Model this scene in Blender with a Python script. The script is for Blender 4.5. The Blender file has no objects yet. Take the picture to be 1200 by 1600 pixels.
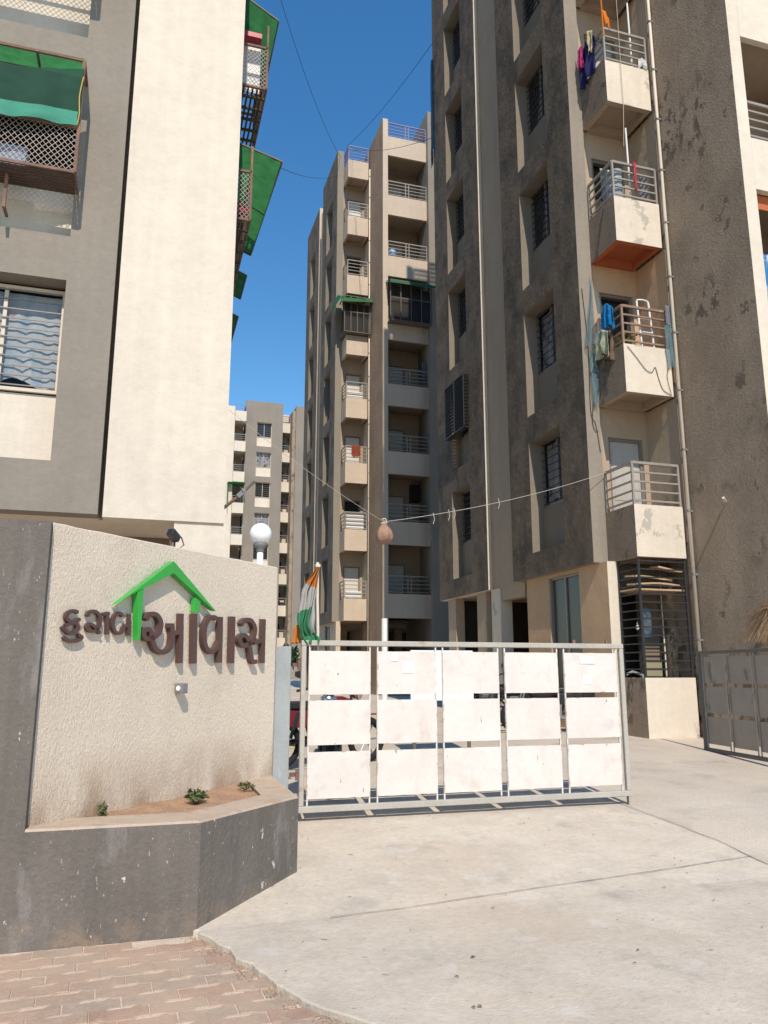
import bpy, bmesh, math, random
from mathutils import Vector, Matrix, noise as mnoise
SC = bpy.context.scene
COL = SC.collection
R = math.radians
random.seed(7)

# ------------------------------------------------------------------ camera, sky, sun, exposure
cam_d = bpy.data.cameras.new('camera')
cam = bpy.data.objects.new('camera', cam_d); COL.objects.link(cam)
cam.location = (0, 0, 1.55)
cam.rotation_euler = (R(90 + 11.6), 0, R(-17.0))
cam_d.sensor_fit = 'VERTICAL'; cam_d.sensor_height = 24.0; cam_d.lens = 24.0 * 1220 / 1600
cam_d.clip_start = 0.05; cam_d.clip_end = 2000
SC.camera = cam
world = bpy.data.worlds.new('World'); SC.world = world
world.use_nodes = True
wn = world.node_tree
sky = wn.nodes.new('ShaderNodeTexSky'); sky.sky_type = 'NISHITA'; sky.sun_disc = False
sky.sun_elevation = R(47); sky.sun_rotation = R(180 + 7.5)
sky.air_density = 1.25; sky.dust_density = 0.0; sky.ozone_density = 3.0
tint = wn.nodes.new('ShaderNodeHueSaturation'); tint.inputs['Saturation'].default_value = 1.30; tint.inputs['Value'].default_value = 1.10
wn.links.new(sky.outputs['Color'], tint.inputs['Color'])
wn.links.new(tint.outputs['Color'], wn.nodes['Background'].inputs['Color'])
wn.nodes['Background'].inputs['Strength'].default_value = 0.15
sun_d = bpy.data.lights.new('sun', 'SUN'); sun_d.energy = 4.55; sun_d.angle = R(0.5); sun_d.color = (1.0, 0.90, 0.77)
sun = bpy.data.objects.new('sun', sun_d); COL.objects.link(sun)
sun.rotation_euler = Vector((0.13, 1.0, -1.08)).to_track_quat('-Z', 'Y').to_euler()
sun.location = (-3, -20, 30)
SC.view_settings.view_transform = 'Standard'; SC.view_settings.look = 'None'
SC.view_settings.exposure = 0.0; SC.view_settings.gamma = 1.0
SC.view_settings.use_curve_mapping = False

# ------------------------------------------------------------------ materials
MATS = {}
def pmat(name, col, rough=0.85, mott=(1.5, 0.12), fine=(40, 0.06), bump=(), stains=(), metal=0.0, spec=0.3, rnd=None, streak=None, edge=None):
    """col base; mott/fine: brightness noise; bump: (scale, height, zstretch); stains: (colour, scale, lo, hi, zstretch, amount)"""
    m = bpy.data.materials.new(name); m.use_nodes = True
    nt = m.node_tree; N = nt.nodes; Lk = nt.links
    b = N['Principled BSDF']
    b.inputs['Roughness'].default_value = rough; b.inputs['Metallic'].default_value = metal
    b.inputs['Specular IOR Level'].default_value = spec
    geo = N.new('ShaderNodeNewGeometry')
    def coords(zs, sc=1.0):
        if zs == 1.0: return geo.outputs['Position']
        mp = N.new('ShaderNodeMapping'); mp.inputs['Scale'].default_value = (1, 1, zs)
        Lk.new(geo.outputs['Position'], mp.inputs['Vector']); return mp.outputs['Vector']
    def noise(sc, det, zs=1.0, rg=0.55):
        n = N.new('ShaderNodeTexNoise'); n.inputs['Scale'].default_value = sc
        n.inputs['Detail'].default_value = det; n.inputs['Roughness'].default_value = rg
        Lk.new(coords(zs), n.inputs['Vector']); return n.outputs['Fac']
    if rnd:
        oi = N.new('ShaderNodeObjectInfo'); rp = N.new('ShaderNodeValToRGB')
        Lk.new(oi.outputs['Random'], rp.inputs['Fac'])
        els = rp.color_ramp.elements
        for i, c in enumerate(rnd):
            if i < 2: e = els[i]; e.position = i / (len(rnd) - 1)
            else: e = els.new(i / (len(rnd) - 1))
            e.color = (*c, 1)
        cur = rp.outputs['Color']
    else:
        rgb = N.new('ShaderNodeRGB'); rgb.outputs[0].default_value = (*col, 1); cur = rgb.outputs[0]
    def scale_by(cur, fac, amt):
        mr = N.new('ShaderNodeMapRange'); mr.inputs['From Min'].default_value = 0.25; mr.inputs['From Max'].default_value = 0.75
        mr.inputs['To Min'].default_value = 1 - amt; mr.inputs['To Max'].default_value = 1 + amt
        Lk.new(fac, mr.inputs['Value'])
        mx = N.new('ShaderNodeMix'); mx.data_type = 'RGBA'; mx.blend_type = 'MULTIPLY'; mx.inputs['Factor'].default_value = 1
        Lk.new(cur, mx.inputs['A']); Lk.new(mr.outputs['Result'], mx.inputs['B']); return mx.outputs['Result']
    if mott: cur = scale_by(cur, noise(mott[0], 5), mott[1])
    if fine: cur = scale_by(cur, noise(fine[0], 3), fine[1])
    if streak: cur = scale_by(cur, noise(streak[0], 4, streak[2] if len(streak) > 2 else 0.06), streak[1])
    for st in stains:
        c, sc, lo, hi, zs, amt = st[:6]
        mr = N.new('ShaderNodeMapRange'); mr.inputs['From Min'].default_value = lo; mr.inputs['From Max'].default_value = hi
        mr.inputs['To Max'].default_value = amt
        Lk.new(noise(sc, 6, zs, 0.62), mr.inputs['Value'])
        f = mr.outputs['Result']
        if len(st) == 7:                                  # clustered by a broad mask
            mk = N.new('ShaderNodeMapRange'); mk.inputs['From Min'].default_value = .50; mk.inputs['From Max'].default_value = .60
            Lk.new(noise(st[6], 2), mk.inputs['Value'])
            mm = N.new('ShaderNodeMath'); mm.operation = 'MULTIPLY'; Lk.new(f, mm.inputs[0]); Lk.new(mk.outputs['Result'], mm.inputs[1]); f = mm.outputs[0]
        if len(st) > 7:                                   # height limited: (z0 full, z1 none)
            sx = N.new('ShaderNodeSeparateXYZ'); Lk.new(geo.outputs['Position'], sx.inputs[0])
            m2 = N.new('ShaderNodeMapRange'); m2.inputs['From Min'].default_value = st[6]; m2.inputs['From Max'].default_value = st[7]
            m2.inputs['To Min'].default_value = 1; m2.inputs['To Max'].default_value = 0
            Lk.new(sx.outputs['Z'], m2.inputs['Value'])
            mm = N.new('ShaderNodeMath'); mm.operation = 'MULTIPLY'; Lk.new(f, mm.inputs[0]); Lk.new(m2.outputs['Result'], mm.inputs[1]); f = mm.outputs[0]
        mx = N.new('ShaderNodeMix'); mx.data_type = 'RGBA'
        Lk.new(f, mx.inputs['Factor']); Lk.new(cur, mx.inputs['A']); mx.inputs['B'].default_value = (*c, 1); cur = mx.outputs['Result']
    if edge:                                              # rust creeping in from the rim of each sheet (its own bounding box)
        tc = N.new('ShaderNodeTexCoord'); sx = N.new('ShaderNodeSeparateXYZ'); Lk.new(tc.outputs['Generated'], sx.inputs[0])
        ds = []
        for ax in ('X', 'Z'):
            a1 = N.new('ShaderNodeMath'); a1.operation = 'SUBTRACT'; a1.inputs[0].default_value = 1; Lk.new(sx.outputs[ax], a1.inputs[1])
            a2 = N.new('ShaderNodeMath'); a2.operation = 'MINIMUM'; Lk.new(sx.outputs[ax], a2.inputs[0]); Lk.new(a1.outputs[0], a2.inputs[1]); ds.append(a2)
        mn = N.new('ShaderNodeMath'); mn.operation = 'MINIMUM'; Lk.new(ds[0].outputs[0], mn.inputs[0]); Lk.new(ds[1].outputs[0], mn.inputs[1])
        ad = N.new('ShaderNodeMath'); ad.operation = 'MULTIPLY_ADD'; ad.inputs[1].default_value = -edge[1]; Lk.new(mn.outputs[0], ad.inputs[0]); Lk.new(noise(edge[2], 5), ad.inputs[2])
        mr = N.new('ShaderNodeMapRange'); mr.inputs['From Min'].default_value = .50; mr.inputs['From Max'].default_value = .60; mr.inputs['To Max'].default_value = edge[3]
        Lk.new(ad.outputs[0], mr.inputs['Value'])
        mx = N.new('ShaderNodeMix'); mx.data_type = 'RGBA'; Lk.new(mr.outputs['Result'], mx.inputs['Factor']); Lk.new(cur, mx.inputs['A']); mx.inputs['B'].default_value = (*edge[0], 1); cur = mx.outputs['Result']
    Lk.new(cur, b.inputs['Base Color'])
    prev = None
    for sc, h, zs in bump:
        bp = N.new('ShaderNodeBump'); bp.inputs['Strength'].default_value = 1.0; bp.inputs['Distance'].default_value = h
        Lk.new(noise(sc, 4, zs, 0.6), bp.inputs['Height'])
        if prev: Lk.new(prev, bp.inputs['Normal'])
        prev = bp.outputs['Normal']
    if prev: Lk.new(prev, b.inputs['Normal'])
    MATS[name] = m
    return m
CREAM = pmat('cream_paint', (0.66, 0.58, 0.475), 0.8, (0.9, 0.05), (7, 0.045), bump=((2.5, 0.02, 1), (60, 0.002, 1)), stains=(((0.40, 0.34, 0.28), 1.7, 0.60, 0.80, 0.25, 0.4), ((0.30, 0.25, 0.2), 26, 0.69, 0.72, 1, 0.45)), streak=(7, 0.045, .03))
CREAM_W = pmat('weathered_cream_paint', (0.66, 0.58, 0.475), 0.85, (0.9, 0.07), (7, 0.04), bump=((2.5, 0.02, 1), (50, 0.003, 1)), stains=(((0.36, 0.33, 0.28), 2.6, 0.60, 0.63, 0.8, 0.7), ((0.42, 0.36, 0.3), 7, 0.62, 0.72, 0.3, 0.5)), streak=(6, 0.05))
CREAM2 = pmat('beige_cream_paint', (0.57, 0.465, 0.36), 0.8, (0.9, 0.06), (7, 0.045), bump=((2.5, 0.02, 1), (60, 0.002, 1)), stains=(((0.40, 0.32, 0.25), 1.7, 0.64, 0.80, 0.35, 0.35),), streak=(6, 0.04))
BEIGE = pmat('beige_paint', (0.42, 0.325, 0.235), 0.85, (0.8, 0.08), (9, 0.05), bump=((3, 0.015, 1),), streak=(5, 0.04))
ORANGE = pmat('orange_paint', (0.44, 0.125, 0.05), 0.8, (2, 0.08), (9, 0.05))
PEACH = pmat('peach_paint', (0.54, 0.36, 0.22), 0.85, (0.8, 0.08), (9, 0.05), bump=((3, 0.015, 1),), streak=(5, 0.04))
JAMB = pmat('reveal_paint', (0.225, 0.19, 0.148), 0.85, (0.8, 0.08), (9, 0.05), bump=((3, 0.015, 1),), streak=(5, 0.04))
GREYS = pmat('smooth_grey_paint', (0.27, 0.235, 0.19), 0.85, (0.7, 0.09), (14, 0.05), bump=((6, 0.012, 1), (70, 0.002, 1)), streak=(5, 0.05))
GREYR = pmat('rough_grey_paint', (0.385, 0.30, 0.22), 0.92, (0.7, 0.16), (16, 0.12), bump=((1.0, 0.05, 1), (30, 0.045, 1), (85, 0.012, 1)),
             stains=(((0.24, 0.18, 0.125), 1.1, 0.46, 0.66, 0.7, 0.5), ((0.11, 0.09, 0.074), 5.5, 0.52, 0.55, 0.6, 0.8, 0.62), ((0.12, 0.10, 0.08), 2.4, 0.60, 0.62, 0.7, 0.7, 0.9), ((0.40, 0.33, 0.25), 9, 0.64, 0.74, 1, 0.5)), streak=(3, 0.08))
GREYBR = pmat('brown_rough_paint', (0.30, 0.205, 0.135), 0.92, (0.9, 0.2), (9, 0.2), bump=((1.0, 0.05, 1), (24, 0.04, .5)), streak=(14, 0.15))
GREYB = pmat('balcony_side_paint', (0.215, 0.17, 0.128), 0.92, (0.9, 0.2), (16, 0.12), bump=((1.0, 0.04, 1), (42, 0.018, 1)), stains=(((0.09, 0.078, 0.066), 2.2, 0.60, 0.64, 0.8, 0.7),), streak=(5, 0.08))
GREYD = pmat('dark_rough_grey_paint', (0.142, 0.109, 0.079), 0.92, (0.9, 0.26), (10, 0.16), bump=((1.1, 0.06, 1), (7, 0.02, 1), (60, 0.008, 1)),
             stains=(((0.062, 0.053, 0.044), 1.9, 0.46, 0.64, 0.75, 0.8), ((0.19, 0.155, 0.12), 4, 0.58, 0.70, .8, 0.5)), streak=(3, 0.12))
STUCCO = pmat('sand_stucco', (0.82, 0.70, 0.56), 0.92, (1.2, 0.05), (110, 0.10), bump=((95, 0.013, 0.38), (210, 0.006, 0.6)),
              stains=(((0.36, 0.22, 0.12), 2.3, 0.38, 0.64, 0.45, 0.9, 0.70, 1.10), ((0.34, 0.25, 0.16), 3.0, 0.66, 0.78, 0.4, 0.6), ((0.45, 0.36, 0.27), 1.4, 0.62, 0.78, 0.7, 0.4)), streak=(4, 0.04))
PLANT_G = pmat('planter_grey_paint', (0.158, 0.137, 0.118), 0.85, (1.4, 0.14), (30, 0.08), bump=((110, 0.005, 0.4), (30, 0.006, 1)),
               stains=(((0.36, 0.25, 0.16), 6, 0.42, 0.64, 1, 0.65, 0.10, 0.28), ((0.62, 0.58, 0.52), 14, 0.665, 0.68, 0.6, 0.9), ((0.55, 0.50, 0.45), 60, 0.655, 0.70, 0.35, 0.6), ((0.30, 0.27, 0.25), 4, 0.58, 0.70, 0.3, 0.6), ((0.36, 0.22, 0.11), 2.5, 0.66, 0.72, 0.08, 0.6)), streak=(11, 0.11))
COPING = pmat('dusty_coping', (0.46, 0.36, 0.27), 0.9, (5, 0.15), (60, 0.1), bump=((30, 0.006, 1),), stains=(((0.30, 0.25, 0.21), 5, 0.55, 0.66, 1, 0.6), ((0.42, 0.25, 0.14), 4, 0.58, 0.68, 1, 0.6)))
SOIL = pmat('red_soil', (0.40, 0.25, 0.155), 0.95, (6, 0.2), (60, 0.2), bump=((40, 0.02, 1),))
CONC = pmat('driveway_concrete', (0.54, 0.468, 0.375), 0.9, (2.2, 0.13), (24, 0.09), bump=((60, 0.005, 1), (6, 0.008, 1)),
            stains=(((0.34, 0.31, 0.27), 2.6, 0.585, 0.70, 1, 0.55), ((0.15, 0.13, 0.11), 7, 0.675, 0.685, 1, 0.6), ((0.30, 0.27, 0.23), 14, 0.655, 0.67, 1, 0.5), ((0.52, 0.40, 0.29), 0.7, 0.52, 0.72, 1, 0.5), ((0.36, 0.32, 0.28), 26, 0.62, 0.70, 1, 0.6), ((0.60, 0.56, 0.50), 5, 0.56, 0.68, 1, 0.5)))
ROAD = pmat('rough_road', (0.545, 0.468, 0.375), 0.95, (1.0, 0.12), (70, 0.20), bump=((60, 0.008, 1), (8, 0.01, 1)), stains=(((0.30, 0.27, 0.24), 1.5, 0.55, 0.7, 1, 0.5),))
JOINT = pmat('joint_filler', (0.20, 0.17, 0.145), 0.95, (8, 0.2), (50, 0.15))
PAVER = pmat('paver_stone', (0.4, 0.3, 0.25), 0.92, (7, 0.12), (80, 0.12), bump=((90, 0.004, 1), (14, 0.004, 1)), rnd=((0.36, 0.22, 0.16), (0.42, 0.30, 0.22), (0.37, 0.25, 0.185), (0.40, 0.315, 0.24), (0.36, 0.29, 0.22), (0.43, 0.30, 0.22)),
             stains=(((0.50, 0.355, 0.25), 2.1, 0.34, 0.62, 1, 0.8), ((0.30, 0.23, 0.18), 5, 0.58, 0.70, 1, 0.45), ((0.50, 0.39, 0.30), 24, 0.56, 0.68, 1, 0.6), ((0.46, 0.25, 0.15), 3.1, 0.62, 0.70, 1, 0.5)))
BED = pmat('sandy_joint_bed', (0.62, 0.49, 0.37), 0.95, (8, 0.15), (90, 0.15), bump=((70, 0.006, 1),))
WHITE_P = pmat('white_gate_paint', (0.70, 0.635, 0.58), 0.5, (1.5, 0.05), (30, 0.03), bump=((1.6, 0.02, 1), (5, 0.004, 1)), spec=0.4,
               stains=(((0.13, 0.10, 0.085), 19, 0.69, 0.70, 0.4, 0.8), ((0.50, 0.29, 0.13), 3.3, 0.68, 0.74, 0.06, 0.55), ((0.58, 0.51, 0.45), 5, 0.54, 0.68, 1, 0.6), ((0.55, 0.47, 0.40), 2.2, 0.58, 0.70, 0.25, 0.5)), streak=(9, 0.02), edge=((0.33, 0.20, 0.12), 7.0, 13, 0.7))
STEEL = pmat('grey_steel_paint', (0.43, 0.395, 0.34), 0.5, (4, 0.12), (40, 0.08), bump=((80, 0.002, 1),), stains=(((0.30, 0.15, 0.07), 5, 0.62, 0.70, 1, 0.7), ((0.6, 0.56, 0.5), 9, 0.66, 0.70, 0.3, 0.6)), spec=0.4)
STEEL_D = pmat('dull_dark_steel', (0.13, 0.115, 0.10), 0.55, (4, 0.15), (40, 0.1), stains=(((0.22, 0.12, 0.07), 5, 0.60, 0.70, 1, 0.6),))
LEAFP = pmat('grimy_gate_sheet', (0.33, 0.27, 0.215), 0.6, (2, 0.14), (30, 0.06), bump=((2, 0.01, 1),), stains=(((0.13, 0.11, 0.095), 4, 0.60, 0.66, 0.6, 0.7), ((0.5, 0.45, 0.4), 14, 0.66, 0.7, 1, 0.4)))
BLUEST = pmat('blue_grey_steel', (0.335, 0.355, 0.35), 0.5, (3, 0.12), (40, 0.06), stains=(((0.5, 0.5, 0.48), 9, 0.60, 0.68, 0.4, 0.5), ((0.25, 0.13, 0.06), 4, 0.66, 0.72, 1, 0.7)))
RUSTY = pmat('rusty_brown_iron', (0.20, 0.12, 0.09), 0.8, (5, 0.25), (40, 0.15), stains=(((0.33, 0.16, 0.08), 5, 0.55, 0.68, 1, 0.7),))
RAIL = pmat('railing_grey_steel', (0.30, 0.275, 0.24), 0.5, (3, 0.1), (30, 0.06), stains=(((0.26, 0.15, 0.08), 6, 0.62, 0.7, 1, 0.6),))
RAILB = pmat('rusty_railing_steel', (0.26, 0.17, 0.12), 0.6, (3, 0.15), (30, 0.1), stains=(((0.42, 0.35, 0.28), 6, 0.58, 0.68, 1, 0.7),))
RAILV = pmat('lilac_railing_paint', (0.24, 0.22, 0.36), 0.5, (3, 0.1), (30, 0.06))
SLATM = pmat('black_slat', (0.018, 0.017, 0.016), 0.9, None, None, spec=0.1)
BLACKI = pmat('black_iron', (0.035, 0.035, 0.037), 0.5, (5, 0.2), (40, 0.1))
PIPE = pmat('cream_pvc_pipe', (0.68, 0.60, 0.49), 0.5, (2, 0.08), (30, 0.04))
DARK = pmat('dark_interior', (0.05, 0.043, 0.037), 0.9, (1, 0.2), None)  # near-black colour stands for the shade inside unlit rooms
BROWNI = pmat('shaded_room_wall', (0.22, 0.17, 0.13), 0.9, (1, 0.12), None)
ALU = pmat('brown_window_frame', (0.24, 0.21, 0.185), 0.45, (3, 0.08), None, metal=0.3)
ALUC = pmat('cream_window_frame', (0.62, 0.53, 0.42), 0.5, (3, 0.06), None)
DOORG = pmat('grey_door', (0.44, 0.41, 0.37), 0.55, (1.5, 0.08), (20, 0.04), streak=(8, 0.05))
DOORW = pmat('pale_door', (0.66, 0.63, 0.57), 0.5, (1.5, 0.06), (20, 0.04))
DOORB = pmat('dark_brown_door', (0.07, 0.05, 0.04), 0.5, (1.5, 0.2), None)
LETTER = pmat('brown_letter_face', (0.095, 0.050, 0.042), 0.6, (6, 0.08), (60, 0.05), stains=(((0.3, 0.24, 0.2), 26, 0.70, 0.73, 0.5, 0.7),), spec=0.5)
GREEN = pmat('green_emblem', (0.035, 0.36, 0.05), 0.35, (5, 0.08), None, spec=0.5, stains=(((0.35, 0.5, 0.34), 30, 0.68, 0.74, 1, 0.3),))
WHITEM = pmat('white_enamel', (0.80, 0.80, 0.78), 0.35, (3, 0.03), None, spec=0.5)
GLOBE = pmat('opal_globe', (0.84, 0.84, 0.83), 0.25, None, None, spec=0.5)
BLACKP = pmat('black_plastic', (0.02, 0.02, 0.021), 0.4, None, None, spec=0.5)
RUBBER = pmat('tyre_rubber', (0.018, 0.018, 0.018), 0.8, None, (40, 0.2))
REDP = pmat('red_plastic', (0.42, 0.02, 0.04), 0.3, None, None, spec=0.5)
CHROME = pmat('worn_chrome', (0.55, 0.55, 0.54), 0.25, None, (20, 0.1), metal=1.0)
GREYM = pmat('grey_cast_metal', (0.20, 0.20, 0.20), 0.45, (8, 0.1), None)
WOOD = pmat('raw_plank', (0.48, 0.33, 0.21), 0.8, (6, 0.15), (60, 0.1), streak=(20, 0.1, 1))
BAG = pmat('brown_cloth_bag', (0.36, 0.21, 0.145), 0.95, (9, 0.18), (80, 0.1), bump=((14, 0.03, .6), (60, 0.008, 1)))
ROPE = pmat('pale_rope', (0.48, 0.42, 0.35), 0.9, None, (90, 0.2))
WIRE = pmat('black_cable', (0.03, 0.03, 0.035), 0.7, None, None)
DRYP = pmat('dry_straw', (0.42, 0.29, 0.18), 0.95, (12, 0.3), (80, 0.15), rnd=None)
WHITEC = pmat('ceramic_white', (0.75, 0.75, 0.74), 0.3, None, None)
NOTICE = pmat('faded_print_paper', (0.55, 0.60, 0.62), 0.7, (14, 0.2), None, stains=(((0.10, 0.30, 0.55), 9, 0.5, 0.56, 1, 0.9), ((0.5, 0.12, 0.12), 12, 0.6, 0.64, 1, 0.8)))
YELLOW = pmat('yellow_road_paint', (0.62, 0.45, 0.10), 0.8, (9, 0.1), None)

def leafmat(name, c1, c2, trans=0.25):
    m = bpy.data.materials.new(name); m.use_nodes = True; nt = m.node_tree; N = nt.nodes; L = nt.links
    b = N['Principled BSDF']; b.inputs['Roughness'].default_value = 0.55
    g = N.new('ShaderNodeNewGeometry'); n = N.new('ShaderNodeTexNoise'); n.inputs['Scale'].default_value = 22
    L.new(g.outputs['Position'], n.inputs['Vector'])
    r = N.new('ShaderNodeValToRGB'); r.color_ramp.elements[0].position = .35; r.color_ramp.elements[1].position = .65
    r.color_ramp.elements[0].color = (*c1, 1); r.color_ramp.elements[1].color = (*c2, 1)
    L.new(n.outputs['Fac'], r.inputs['Fac']); L.new(r.outputs['Color'], b.inputs['Base Color'])
    t = N.new('ShaderNodeBsdfTranslucent'); L.new(r.outputs['Color'], t.inputs['Color'])
    mx = N.new('ShaderNodeMixShader'); mx.inputs[0].default_value = trans
    L.new(b.outputs[0], mx.inputs[1]); L.new(t.outputs[0], mx.inputs[2]); L.new(mx.outputs[0], N['Material Output'].inputs['Surface'])
    return m
LEAF = leafmat('weed_leaf', (0.05, 0.085, 0.02), (0.13, 0.16, 0.05))
LEAFD = leafmat('dark_bush_leaf', (0.025, 0.05, 0.015), (0.06, 0.10, 0.03))

def clothmat(name, col, trans=0.35, holes=0.0, rough=0.9, mott=(3, 0.1), stain=None):
    m = pmat(name, col, rough, mott, (120, 0.06), bump=((160, 0.0015, 1),), stains=stain or ())
    nt = m.node_tree; N = nt.nodes; L = nt.links
    b = N['Principled BSDF']; out = N['Material Output']
    t = N.new('ShaderNodeBsdfTranslucent')
    src = b.inputs['Base Color'].links[0].from_socket
    L.new(src, t.inputs['Color'])
    mx = N.new('ShaderNodeMixShader'); mx.inputs[0].default_value = trans
    L.new(b.outputs[0], mx.inputs[1]); L.new(t.outputs[0], mx.inputs[2]); cur = mx.outputs[0]
    if holes > 0:
        tp = N.new('ShaderNodeBsdfTransparent'); m2 = N.new('ShaderNodeMixShader'); m2.inputs[0].default_value = holes
        L.new(cur, m2.inputs[1]); L.new(tp.outputs[0], m2.inputs[2]); cur = m2.outputs[0]
    L.new(cur, out.inputs['Surface'])
    return m
GSHEET = clothmat('green_fibre_sheet', (0.06, 0.26, 0.09), 0.55, 0.0, 0.5, (6, 0.2), stain=(((0.03, 0.08, 0.03), 5, 0.55, 0.72, 1, 0.6),))
GSHEETD = clothmat('dark_green_sheet', (0.02, 0.16, 0.075), 0.3, 0.0, 0.5, (4, 0.15))
SHADENET = clothmat('green_shade_net', (0.035, 0.105, 0.07), 0.35, 0.12)
NETHEM = clothmat('lit_net_hem', (0.10, 0.40, 0.28), 0.3, 0.05)  # paler strip: doubled hem, with the sunlight on it put into the colour
BLUENET = clothmat('blue_bird_net', (0.22, 0.36, 0.40), 0.3, 0.62)
BIRDNET = clothmat('pale_bird_net', (0.4, 0.42, 0.42), 0.3, 0.85)
C_BLUE = clothmat('blue_cloth', (0.015, 0.22, 0.52), 0.25)
C_RED = clothmat('red_orange_cloth', (0.38, 0.05, 0.04), 0.25, stain=(((0.6, 0.25, 0.05), 12, 0.5, 0.55, 1, 0.9),))
C_PALE = clothmat('pale_green_cloth', (0.50, 0.53, 0.36), 0.3, stain=(((0.22, 0.24, 0.18), 6, 0.55, 0.6, 1, 0.7),))
C_BROWN = clothmat('brown_cloth', (0.20, 0.13, 0.09), 0.2)
C_NAVY = clothmat('navy_cloth', (0.02, 0.02, 0.10), 0.1)
C_PINK = clothmat('pink_cloth', (0.55, 0.05, 0.20), 0.25)
C_CREAM = clothmat('cream_knit', (0.58, 0.48, 0.30), 0.2)
C_GREY = clothmat('grey_cloth', (0.22, 0.22, 0.25), 0.2)
C_DENIM = clothmat('pale_denim_cloth', (0.33, 0.40, 0.47), 0.2, stain=(((0.7, 0.7, 0.68), 7, 0.55, 0.6, 1, 0.8),))
C_SAFF = clothmat('saffron_cloth', (0.80, 0.25, 0.03), 0.35)
C_WHITE = clothmat('white_cloth', (0.72, 0.71, 0.70), 0.3)
C_FWHITE = clothmat('grubby_white_cloth', (0.5, 0.48, 0.46), 0.3)
C_FGREEN = clothmat('flag_green_cloth', (0.07, 0.27, 0.14), 0.35)
C_FORANGE = clothmat('flag_orange_cloth', (0.62, 0.25, 0.06), 0.35)
CURTAIN = clothmat('blue_white_curtain', (0.62, 0.68, 0.72), 0.2, stain=(((0.34, 0.52, 0.66), 4, 0.5, 0.6, 0.4, 0.6), ((0.55, 0.25, 0.3), 9, 0.66, 0.7, 1, 0.7)))
CURTW = clothmat('white_patterned_curtain', (0.6, 0.6, 0.62), 0.2, stain=(((0.15, 0.16, 0.22), 5, 0.52, 0.58, 0.6, 0.8),))

BROWN_I = pmat('dark_brown_iron', (0.085, 0.058, 0.045), 0.8, (5, 0.25), (40, 0.15))
C_DBLUE = clothmat('dark_blue_sheet', (0.012, 0.07, 0.16), 0.2)
def glassmat(name, tint, alpha, rough=0.03):
    m = bpy.data.materials.new(name); m.use_nodes = True; nt = m.node_tree; N = nt.nodes; L = nt.links
    b = N['Principled BSDF']; b.inputs['Base Color'].default_value = (*tint, 1); b.inputs['Roughness'].default_value = rough
    b.inputs['Specular IOR Level'].default_value = 0.6
    tp = N.new('ShaderNodeBsdfTransparent'); mx = N.new('ShaderNodeMixShader')
    fr0 = N.new('ShaderNodeLayerWeight'); fr0.inputs['Blend'].default_value = 0.5
    fr = N.new('ShaderNodeMath'); fr.operation = 'POWER'; fr.inputs[1].default_value = 4.0; L.new(fr0.outputs['Facing'], fr.inputs[0])
    ad = N.new('ShaderNodeMath'); ad.operation = 'ADD'; ad.use_clamp = True; ad.inputs[1].default_value = alpha
    L.new(fr.outputs[0], ad.inputs[0]); L.new(ad.outputs[0], mx.inputs[0])
    L.new(tp.outputs[0], mx.inputs[1]); L.new(b.outputs[0], mx.inputs[2]); L.new(mx.outputs[0], N['Material Output'].inputs['Surface'])
    return m
GLASS = glassmat('dusty_window_glass', (0.03, 0.035, 0.04), 0.10)
GLASSG = glassmat('smoky_window_glass', (0.05, 0.05, 0.047), 0.8, 0.3)
GLASSD = glassmat('dark_window_glass', (0.035, 0.037, 0.04), 0.55, 0.06)

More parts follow.
